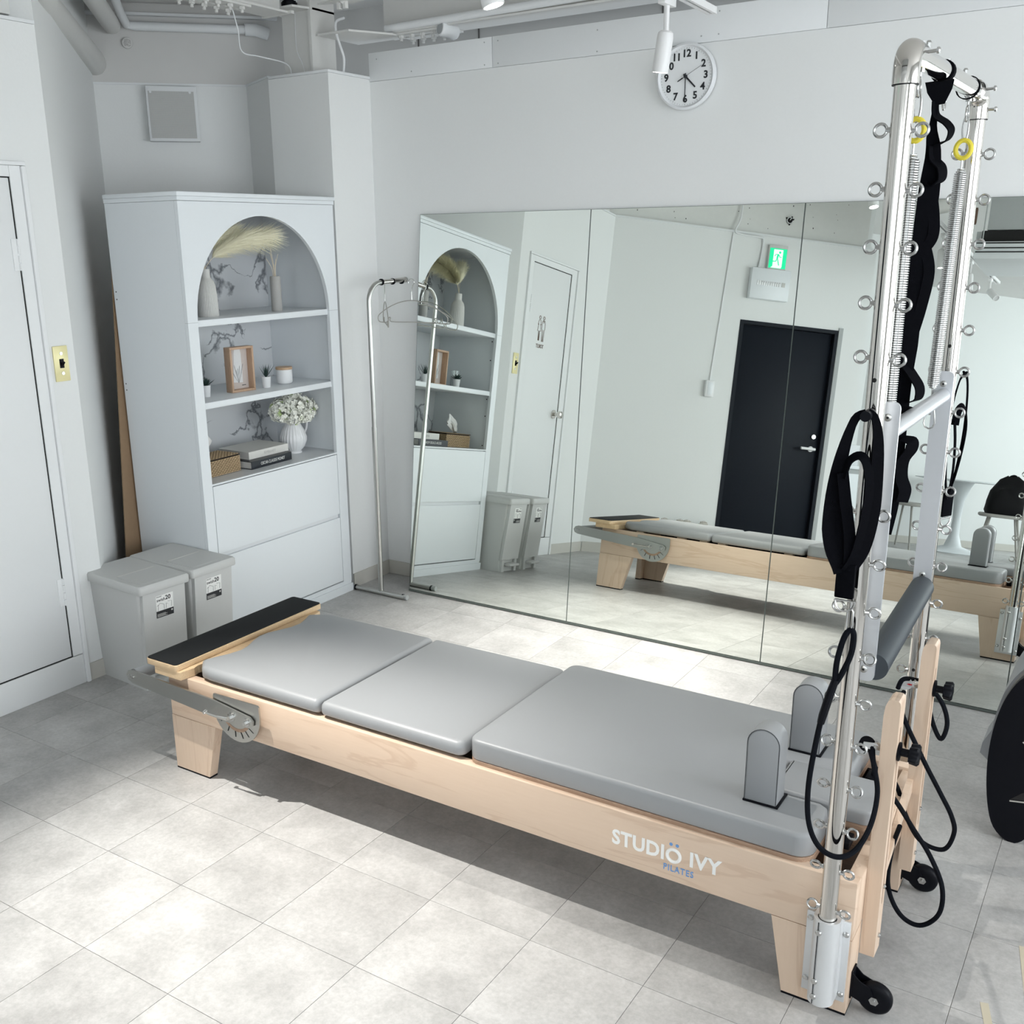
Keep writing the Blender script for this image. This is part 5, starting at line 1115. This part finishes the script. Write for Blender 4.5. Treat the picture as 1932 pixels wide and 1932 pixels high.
# ================================================================== WASTE BINS
def waste_bin(lab, x, y, rz):
    t = thing('waste_bin', lab, 'bin', (x, y, 0), rz, group='grey pedal bins beside the cabinet')
    # local +x is the front; footprint 0.37 x 0.225
    def ring(x0, x1, w, z, r=0.012): return [(p[0], p[1], z) for p in rrect(x0, x1, -w, w, r, 3)]
    MB().loft([ring(-0.150, 0.150, 0.092, 0.0), ring(-0.152, 0.150, 0.094, 0.07), ring(-0.183, 0.176, 0.108, 0.418)]).build('body', 'bin', t, smooth=40)
    MB().prism([(0.150, 0.072), (0.168, 0.074), (0.194, 0.418), (0.176, 0.418)], -0.098, 0.098, 'xz').build('front_panel', 'bin', t, smooth=0)
    ld_ = MB().loft([ring(-0.193, 0.203, 0.116, 0.414), ring(-0.195, 0.205, 0.118, 0.418), ring(-0.195, 0.205, 0.118, 0.442), ring(-0.190, 0.200, 0.113, 0.449)]).build('lid', 'bin', t, smooth=40)
    MB().prism([(0.01, 0.4485), (0.02, 0.4505), (0.17, 0.4505), (0.185, 0.4485)], -0.088, 0.088, 'xz').build('lid_panel', 'bin', ld_, smooth=0)
    MB().box(0.012, 0.020, -0.082, 0.082, 0.4506, 0.4512).build('lid_seam', 'ceramic', ld_, smooth=0)
    for y0 in (-0.088, 0.060): MB().box(0.145, 0.165, y0, y0+0.028, 0, 0.072).build('front_foot', 'bin', t, smooth=0)
    MB().box(0.148, 0.205, -0.055, 0.055, 0.038, 0.052, 0.003).build('pedal', 'bin', t)
    # label on the sloping front
    lx = lambda z: 0.168+(z-0.074)*(0.026/0.344)+0.0005
    fr_ = Vector((lx(0.345), 0, 0.345)); up = (Vector((lx(0.40), 0, 0.40))-Vector((lx(0.30), 0, 0.30))).normalized()
    F_ = face(fr_, (0, 1, 0), up)
    st_ = MB(F_).box(-0.040, 0.040, -0.046, 0.046, 0, 0.0005).build('sticker', 'white', t, smooth=0)
    MB(F_).box(-0.040, 0.040, -0.046, -0.018, 0.0006, 0.0008).build('black_band', 'black', st_, smooth=0)
    text('swish', 0.018, 'black', 'lettering', st_, F_ @ Matrix.Translation((-0.037, 0.027, 0.0008)), 0.0001, 0.0003, 'LEFT')
    text('20', 0.025, 'black', 'lettering', st_, F_ @ Matrix.Translation((0.003, 0.030, 0.0008)), 0.0001, 0.0006, 'LEFT')
    text('SOLOW', 0.0065, 'black', 'lettering', st_, F_ @ Matrix.Translation((-0.037, 0.041, 0.0008)), 0.0001, 0.0001, 'LEFT')
    for pts in (((-0.032, -0.016), (-0.030, 0.006), (-0.022, 0.014), (-0.004, 0.006), (-0.003, -0.016)), ((0.006, -0.014), (0.006, 0.008), (0.014, 0.003)), ((0.014, 0.013), (0.032, 0.011), (0.031, -0.012)), ((-0.036, 0.004), (-0.029, 0.009))):
        MB(F_).tube([(p[0], p[1], 0.0009) for p in pts], 0.0006, 4).build('diagram_line', 'black', st_, smooth=0)
    for k in range(4): MB(F_).box(-0.036, 0.002+0.008*(k % 2), -0.0315-k*0.0035, -0.0300-k*0.0035, 0.0009, 0.0010).build('small_print', 'grey_print', st_, smooth=0)
    MB(F_).cyl((0.032, -0.027, 0.0008), (0.032, -0.027, 0.0011), 0.004, 12).build('emblem', 'grey_print', st_)
    return t
waste_bin('light grey lidded pedal bin nearest the toilet door', -2.662, -1.603, R(-4))
waste_bin('light grey lidded pedal bin standing against the white cabinet', -2.662, -1.359, R(-1))

# ================================================================== CLOTHES RACK AND HANGERS
rk = thing('clothes_rack', 'slim silver clothes rack with curved top standing in the corner', 'clothes rack', (-2.455, -0.305, 0))
MB().cyl((-0.175, 0, 0.013), (0.150, -0.004, 0.013), 0.0125, 16).build('foot_bar', 'steel', rk)
for x in (-0.178, 0.152): MB().cyl((x-0.012, 0, 0.013), (x+0.012, 0, 0.013), 0.0128, 16).build('end_cap', 'grey_panel', rk)
for x in (-0.162, 0.137): MB().cyl((x-0.004, 0, 0.013), (x+0.004, 0, 0.013), 0.0142, 16).build('ring', 'blackp', rk)
MB().cyl((0, 0, 0.02), (0, 0, 0.85), 0.0125, 20).build('pole', 'steel', rk)
MB().tube([(0, 0, 0.845)]+[(0, 0, 1.43)]+[(0, 0.085*(1-math.cos(R(a))), 1.435+0.085*math.sin(R(a))) for a in range(10, 91, 10)]+[(0, 0.10, 1.521)], 0.0108, 18).build('upper_pole', 'steel', rk)
MB().cyl((0, 0.10, 1.521), (0.004, 0.272, 1.526), 0.0115, 18).build('top_rod', 'chrome', rk)
for y in (0.098, 0.182, 0.252): MB().cyl((0, y-0.004, 1.5215), (0, y+0.004, 1.5215), 0.0150, 18).build('ring', 'blackp', rk)
MB().cyl((0.004, 0.272, 1.526), (0.004, 0.282, 1.526), 0.0128, 16).build('end_cap', 'steel', rk)
def hanger(lab, x, y, z, rz):
    t = thing('wire_hanger', lab, 'hanger', (x, y, z), rz, group='hangers on the clothes rack')
    MB().tube([(0.016*math.cos(R(a)), 0, 0.0+0.016*math.sin(R(a))) for a in range(200, -61, -20)]+[(0.003, 0, -0.028), (-0.001, 0, -0.045), (0, 0, -0.085)], 0.0016, 8).build('hook', 'zinc', t)
    pts = spline([(0, 0, -0.085), (0.06, 0, -0.092), (0.12, 0, -0.113), (0.165, 0, -0.138), (0.192, 0, -0.16), (0.190, 0, -0.185), (0.165, 0, -0.190), (0.140, 0, -0.187), (0.133, 0, -0.168), (0.123, 0, -0.168), (0.118, 0, -0.186), (0.0, 0, -0.186), (-0.118, 0, -0.186), (-0.123, 0, -0.168), (-0.133, 0, -0.168), (-0.140, 0, -0.187), (-0.165, 0, -0.190), (-0.190, 0, -0.185), (-0.192, 0, -0.16), (-0.165, 0, -0.138), (-0.12, 0, -0.113), (-0.06, 0, -0.092)], 4, True)
    MB().tube(pts, 0.0024, 7, True).build('body', 'taupe', t)
hanger('wire hanger turned edge-on, nearer the curved end of the rack rod', -2.455, -0.185, 1.515, R(-48))
hanger('wire hanger turned broadside, nearer the end cap of the rack rod', -2.372, -0.085, 1.517, R(6))

# ================================================================== PADDED BARREL AT THE RIGHT EDGE
br = thing('padded_barrel', 'black sided padded exercise barrel with woven grey band at the right edge', 'exercise barrel', (0, -1.05, 0))
po = [(0.495, 0.0), (0.530, 0.012), (0.575, 0.075), (0.68, 0.115), (0.80, 0.115), (0.905, 0.075), (0.95, 0.012), (0.985, 0.0), (1.02, 0.03), (1.045, 0.10), (1.06, 0.20), (1.055, 0.33), (1.02, 0.44), (0.95, 0.53), (0.85, 0.585), (0.74, 0.605), (0.63, 0.59), (0.53, 0.555), (0.47, 0.505), (0.435, 0.43), (0.417, 0.33), (0.415, 0.22), (0.428, 0.11), (0.452, 0.035)]
po = [(p.x, p.y) for p in spline([(a, b, 0) for a, b in po], 4, True)]
MB().prism(po, 0.0, -0.03, 'xz').build('side_panel', 'blackp', br, smooth=40)
MB().prism(po, 0.36, 0.39, 'xz').build('side_panel', 'blackp', br, smooth=40)
for a, b_ in (((0.497, 0.325), (0.60, 0.300)), ((0.485, 0.135), (0.62, 0.200))):
    MB().prism([(a[0], a[1]), (b_[0], b_[1]-0.04), (b_[0]+0.05, b_[1]+0.02), (a[0]+0.03, a[1]+0.03)], -0.0305, -0.0315, 'xz').build('hand_slot', 'hole', br, smooth=0)
    MB().cyl((a[0], -0.0315, a[1]-0.004), (b_[0], -0.0315, b_[1]-0.048), 0.0022, 8).build('slot_edge', 'taupe', br)
ins = []
for i in range(11, 22): pass
top = [(0.44, 0.16), (0.428, 0.25), (0.432, 0.34), (0.452, 0.43), (0.49, 0.50), (0.55, 0.548), (0.64, 0.575), (0.74, 0.588), (0.84, 0.57), (0.93, 0.52)]
sp_ = [(p.x, p.y) for p in spline([(a, b, 0) for a, b in top], 4)]
lo = [(0.5+0.88*(p[0]-0.5)+0.03, p[1]-0.05) for p in reversed(sp_)]
MB().prism([(a-0.010, b+0.010) for a, b in sp_]+lo, 0.001, 0.075, 'xz').build('woven_band', 'weave', br, smooth=50)
MB().prism([(a-0.022, b) for a, b in sp_]+lo, 0.0752, 0.355, 'xz').build('padded_curve', 'leather_d', br, smooth=50)
MB().prism([(0.372, 0.165), (0.376, 0.200), (0.40, 0.255), (0.46, 0.27), (0.46, 0.15), (0.40, 0.142)], 0.17, 0.30, 'xz').build('pad_lip', 'leather_d', br, smooth=30)

# masking tape left on the floor
for i, (x, y, rz, l) in enumerate(((0.556, -1.885, R(-75), 0.10), (0.612, -1.68, R(-80), 0.22))):
    o = MB().box(-l/2, l/2, -0.009, 0.009, 0.0003, 0.0006).build('tape_strip', 'tapec' if 'tapec' in M else 'paper', smooth=0); o.location = (x, y, 0); o.rotation_euler = (0, 0, rz)
    tag(o, ['short beige tape strip on the floor right of the near wheel', 'long beige tape strip on the floor at the lower right edge'][i], 'tape')

# ================================================================== THINGS SEEN ONLY IN THE MIRROR
ex = thing('exit_sign', 'lit green and white running man exit sign above the dark door', 'sign', T=TE @ Matrix.Translation((1.238, 0, 2.298)))
MB().box(-0.072, 0.072, -0.028, -0.001, -0.082, 0.092, 0.003).build('housing', 'ceramic', ex)
MB().box(-0.066, 0.066, -0.0300, -0.0285, -0.074, 0.070).build('green_field', 'green', ex, smooth=0)
MB().prism([(-0.036, 0.062), (0.036, 0.062), (0.036, -0.060), (0.030, -0.072), (-0.050, -0.072), (-0.036, -0.060)], -0.0305, -0.0301, 'xz').build('white_doorway', 'exitw', ex, smooth=0)
# seen from the room, local +x is to the viewer's left; the runner heads that way
def lm(pts, r): return MB().tube([(-p[0], -0.0312, p[1]) for p in pts], r, 6)
rn = MB().cyl((0.012, -0.0306, 0.042), (0.012, -0.0318, 0.042), 0.0085, 16).build('runner_head', 'green', ex)
for nm, pts, r in (('runner_body', [(0.0, 0.028), (0.006, 0.0)], 0.0065), ('runner_arm', [(0.002, 0.027), (0.018, 0.026), (0.026, 0.012)], 0.0028), ('runner_arm', [(-0.004, 0.026), (-0.014, 0.008), (-0.027, 0.008)], 0.0028), ('runner_leg', [(0.006, 0.0), (0.014, -0.024), (0.036, -0.026)], 0.0036), ('runner_leg', [(0.004, 0.0), (-0.004, -0.026), (-0.012, -0.052)], 0.0036)):
    lm(pts, r).build(nm, 'green', ex)
MB().prism([(-0.040, -0.040), (-0.050, -0.072), (-0.066, -0.072), (-0.066, -0.040)], -0.0309, -0.0306, 'xz').build('green_field', 'green', ex, smooth=0)
bp_ = thing('breaker_panel', 'white electrical breaker panel under the green exit sign', 'electrical panel', T=TE @ Matrix.Translation((1.195, 0, 2.100)))
MB().box(-0.150, 0.152, -0.055, -0.001, -0.112, 0.112, 0.005).build('housing', 'cab', bp_)
for k in range(11):
    MB().box(-0.105+k*0.017, -0.091+k*0.017, -0.0575, -0.0555, -0.012, 0.020, 0.0008).build('breaker', 'ceramic_w', bp_)
    if k > 1: MB().box(-0.101+k*0.017, -0.096+k*0.017, -0.0582, -0.0576, 0.010, 0.016).build('breaker_mark', 'grey_panel', bp_, smooth=0)
MB().box(0.088, 0.115, -0.0575, -0.0555, -0.012, 0.020, 0.0008).build('label_plate', 'grey_print', bp_)
swb = thing('switch_box', 'white wall switch box below the thin conduit on the entrance wall', 'switch', T=TE @ Matrix.Translation((0.836, 0, 1.298)))
MB().box(-0.033, 0.033, -0.038, -0.001, -0.060, 0.060, 0.003).build('housing', 'ceramic_w', swb)
MB().box(-0.017, 0.017, -0.0405, -0.0385, -0.045, 0.045, 0.001).build('rocker', 'cab', swb)
cdt = MB(TE).cyl((0.838, -0.006, 1.358), (0.884, -0.006, 2.445), 0.005, 8).build('conduit', 'ceramic_w'); tag(cdt, 'thin white conduit running down to the wall switch box', 'conduit')
cbl = MB(TE).tube(spline([(0.90, 0.02, 2.80), (0.93, 0.01, 2.70), (0.925, -0.004, 2.55), (0.895, -0.008, 2.46), (0.95, -0.008, 2.44), (1.09, -0.010, 2.435), (1.118, -0.010, 2.41), (1.116, -0.010, 2.30), (1.105, -0.012, 2.213)], 5), 0.007, 8).build('cable', 'ceramic_w'); tag(cbl, 'white cable running from the ceiling to the breaker panel', 'cable')
hv = thing('wall_hole', 'round black pipe hole with white rim high above the dark door', 'hole', T=TE @ Matrix.Translation((1.316, 0.026, 2.590)))
MB().lathe([(0.026, -0.0), (0.026, 0.003)], 20, Matrix.Rotation(PI/2, 4, 'X')).build('dark_disc', 'hole', hv)
MB().tube([(0.0, 0, 0)]+[(0.022*math.cos(R(a)), -0.006, 0.022*math.sin(R(a))) for a in range(60, 380, 20)], 0.003, 6).build('rim', 'ceramic_w', hv)
for a in (60, 150, 270, 20): MB().cyl((0.03*math.cos(R(a)), -0.004, 0.03*math.sin(R(a))), (0.03*math.cos(R(a)), 0.0, 0.03*math.sin(R(a))), 0.006, 6).build('chip', 'hole', hv)
random.seed(21)
mk_ = MB(TE)
for i in range(26):
    s_, z_ = 0.1+1.8*random.random(), 2.49+0.3*random.random(); w_, h_ = 0.002+0.004*random.random(), 0.002+0.008*random.random()
    mk_.box(s_, s_+w_, 0.0285, 0.0302, z_, z_+h_)
mk = mk_.build('paint_chips', 'hole', bpy.data.objects['wall_front_upper'], smooth=0); mk['kind'] = 'stuff'
# slippers on a low rack beside the dark door
sr2 = thing('slipper_rack', 'low white slipper rack on the floor left of the dark door', 'rack', T=TE @ Matrix.Translation((0.75, -0.02, 0)))
MB().box(-0.26, 0.24, -0.14, -0.004, 0.0, 0.02).box(-0.26, 0.24, -0.14, -0.004, 0.14, 0.155).box(-0.26, -0.245, -0.14, -0.004, 0.02, 0.14).box(0.225, 0.24, -0.14, -0.004, 0.02, 0.14).build('frame', 'cab', sr2, smooth=0)
def plaid():
    m, t, b = new_mat('plaid_fabric'); tc = t.nodes.new('ShaderNodeTexCoord'); ck_ = t.nodes.new('ShaderNodeTexBrick'); ck_.offset = 0
    ck_.inputs['Scale'].default_value = 1; ck_.inputs['Brick Width'].default_value = 0.012; ck_.inputs['Row Height'].default_value = 0.012; ck_.inputs['Mortar Size'].default_value = 0.0022
    ck_.inputs['Color1'].default_value = (0.75, 0.74, 0.70, 1); ck_.inputs['Color2'].default_value = (0.70, 0.68, 0.64, 1); ck_.inputs['Mortar'].default_value = (0.30, 0.28, 0.24, 1)
    sp = t.nodes.new('ShaderNodeSeparateXYZ'); cm = t.nodes.new('ShaderNodeCombineXYZ')
    t.links.new(tc.outputs['Object'], sp.inputs[0]); t.links.new(sp.outputs[0], cm.inputs[0]); t.links.new(sp.outputs[2], cm.inputs[1])
    t.links.new(cm.outputs[0], ck_.inputs['Vector']); t.links.new(ck_.outputs['Color'], b.inputs['Base Color']); b.inputs['Roughness'].default_value = 0.9
    return m
M['plaid'] = plaid()
for i, s_ in enumerate((0.592, 0.712, 0.768, 0.896)):
    sl = MB().lathe([(0.030, 0), (0.038, 0.05), (0.040, 0.10), (0.036, 0.135), (0.022, 0.152), (0.0, 0.156)], 20, Matrix.Diagonal((1, 0.45, 1, 1))).build('slipper', 'plaid', smooth=60)
    sl.matrix_world = TE @ Matrix.Translation((s_, -0.085, 0.156))
    tag(sl, ['plaid slipper standing alone at the corner end of the rack', 'plaid slipper, left one of the middle pair in the mirror', 'plaid slipper, right one of the middle pair in the mirror', 'plaid slipper nearest the dark door'][i], 'slipper', 'plaid slippers on the rack')

# tulip table, chairs, bags by the far wall
tb = thing('tulip_table', 'round white table on a flared pedestal near the far wall', 'table', (-0.98, -8.12, 0))
MB().lathe([(0, 0.0), (0.34, 0.0), (0.34, 0.006), (0.22, 0.018), (0.09, 0.06), (0.05, 0.18), (0.042, 0.36), (0.055, 0.55), (0.10, 0.70), (0.13, 0.755), (0, 0.756)], 48).build('pedestal', 'cab', tb, smooth=60)
MB().lathe([(0, 0.757), (0.40, 0.757), (0.47, 0.768), (0.47, 0.775), (0, 0.778)], 56).build('table_top', 'cab', tb, smooth=40)
def stool(lab, x, y, rz):
    t = thing('chair', lab, 'chair', (x, y, 0), rz, group='taupe chairs by the tulip table')
    MB().pad(rrect(-0.22, 0.22, -0.22, 0.22, 0.12, 6), 0.455, 0.485, 0.012).build('seat', 'taupe', t, smooth=60)
    for sx in (-1, 1):
        for sy in (-1, 1):
            MB().cyl((sx*0.12, sy*0.12, 0.455), (sx*0.20, sy*0.20, 0.0), 0.012, 10, 0.009).build('leg', 'taupe', t)
    return t
stool('taupe low chair standing near the wall, left of the tulip table in the mirror', -1.42, -7.72, R(20))
stool('taupe low chair carrying the black bag', -0.46, -7.35, R(-10))
bg = thing('tote_bag', 'crumpled black nylon bag sitting on the taupe chair', 'bag', (-0.42, -7.36, 0.486))
rg = []
for k, (rx_, ry_, z) in enumerate(((0.21, 0.13, 0), (0.215, 0.14, 0.03), (0.20, 0.13, 0.14), (0.18, 0.11, 0.235), (0.165, 0.085, 0.26), (0.12, 0.05, 0.33), (0.05, 0.03, 0.372))):
    rg.append([(rx_*math.copysign(abs(math.cos(a))**0.6, math.cos(a))*(1+0.05*math.sin(4*a+k)), ry_*math.copysign(abs(math.sin(a))**0.6, math.sin(a))*(1+0.07*math.sin(5*a+2*k)), z+(0.014*math.sin(3*a+k) if k > 1 else 0)) for a in [2*PI*j/28 for j in range(28)]])
MB().loft(rg).build('body', 'bag', bg, smooth=50)
MB().tube(spline([(-0.08, -0.08, 0.22), (-0.05, -0.09, 0.36), (0.02, -0.09, 0.38), (0.07, -0.08, 0.24)], 6), 0.008, 8).build('handle', 'bag', bg)
MB().cyl((-0.02, -0.125, 0.30), (0.02, -0.125, 0.23), 0.004, 6).build('zip_pull', 'zinc', bg)
pbg = MB(); rg = []
for k, (r, z) in enumerate(((0.17, 0), (0.21, 0.05), (0.20, 0.12), (0.15, 0.19), (0.07, 0.25), (0.03, 0.28), (0.06, 0.33))):
    rg.append([(r*(1+0.12*math.sin(5*a+k*1.3)+0.05*math.sin(11*a+k))*math.cos(a), r*(1+0.12*math.cos(4*a+k))*math.sin(a), z+(0.015*math.sin(6*a) if k else 0)) for a in [2*PI*j/40 for j in range(40)]])
pbg.loft(rg); pbo = pbg.build('plastic_bag', 'plastic_bag', smooth=50); pbo.location = (-0.12, -7.85, 0.0); tag(pbo, 'full cream plastic bag on the floor beside the taupe chair', 'bag')
# ceiling air conditioner and soffit
acn = thing('air_conditioner', 'white ceiling hung air conditioner with dark intake slots', 'air conditioner', (-0.44, -3.3, 0))
MB().box(0, 1.0, -0.55, 0.08, 2.205, 2.315, 0.01).build('housing', 'cab', acn)
for z in (2.245, 2.27, 2.30): MB().box(0.01, 0.99, 0.0802, 0.083, z, z+0.007).build('intake_slot', 'hole', acn, smooth=0)
MB().box(0.03, 1.0, -0.5, 0.05, 2.318, 2.385).build('dark_upper_case', 'hole', acn, smooth=0)
MB().box(0.0, 0.03, -0.1, 0.05, 2.318, 2.38).build('side_box', 'grey_panel', acn, smooth=0)
for x in (0.04, 0.9): MB().cyl((x, 0.06, 2.31), (x, 0.06, 2.848), 0.004, 6).build('hanger_rod', 'grey_panel', acn)
gd = MB().box(-0.385, 0.65, -3.85, -3.26, 2.392, 2.845).build('duct_box', 'grey_panel', smooth=0); tag(gd, 'large grey boxed duct above the air conditioner', 'duct')
fr_ = thing('hanging_frame', 'small dark framed panel fixed beside the grey duct box', 'frame', (-0.50, -3.22, 2.47))
MB().box(-0.045, 0.045, -0.004, 0.0, -0.045, 0.045).build('panel', 'ceramic', fr_, smooth=0)
for q in ((-0.05, 0.05, -0.052, -0.045), (-0.05, 0.05, 0.045, 0.052)): MB().box(q[0], q[1], -0.006, 0.002, q[2], q[3]).build('frame_bar', 'brown', fr_, smooth=0)
for q in ((-0.052, -0.045), (0.03, 0.052)): MB().box(q[0], q[1], -0.006, 0.002, -0.045, 0.045).build('frame_bar', 'brown', fr_, smooth=0)
MB().cyl((0, 0, 0.052), (0, 0, 0.377), 0.003, 6).build('hanger_rod', 'grey_panel', fr_)
pipe('duct_pipe', [(-1.4, -3.4, 2.80), (-1.0, -3.3, 2.68), (-0.75, -3.3, 2.56), (-0.60, -3.35, 2.60), (-0.55, -3.6, 2.75)], 0.05, 'white flexible duct bending under the ceiling behind the tower', 'duct', 'steel_paint', 14)
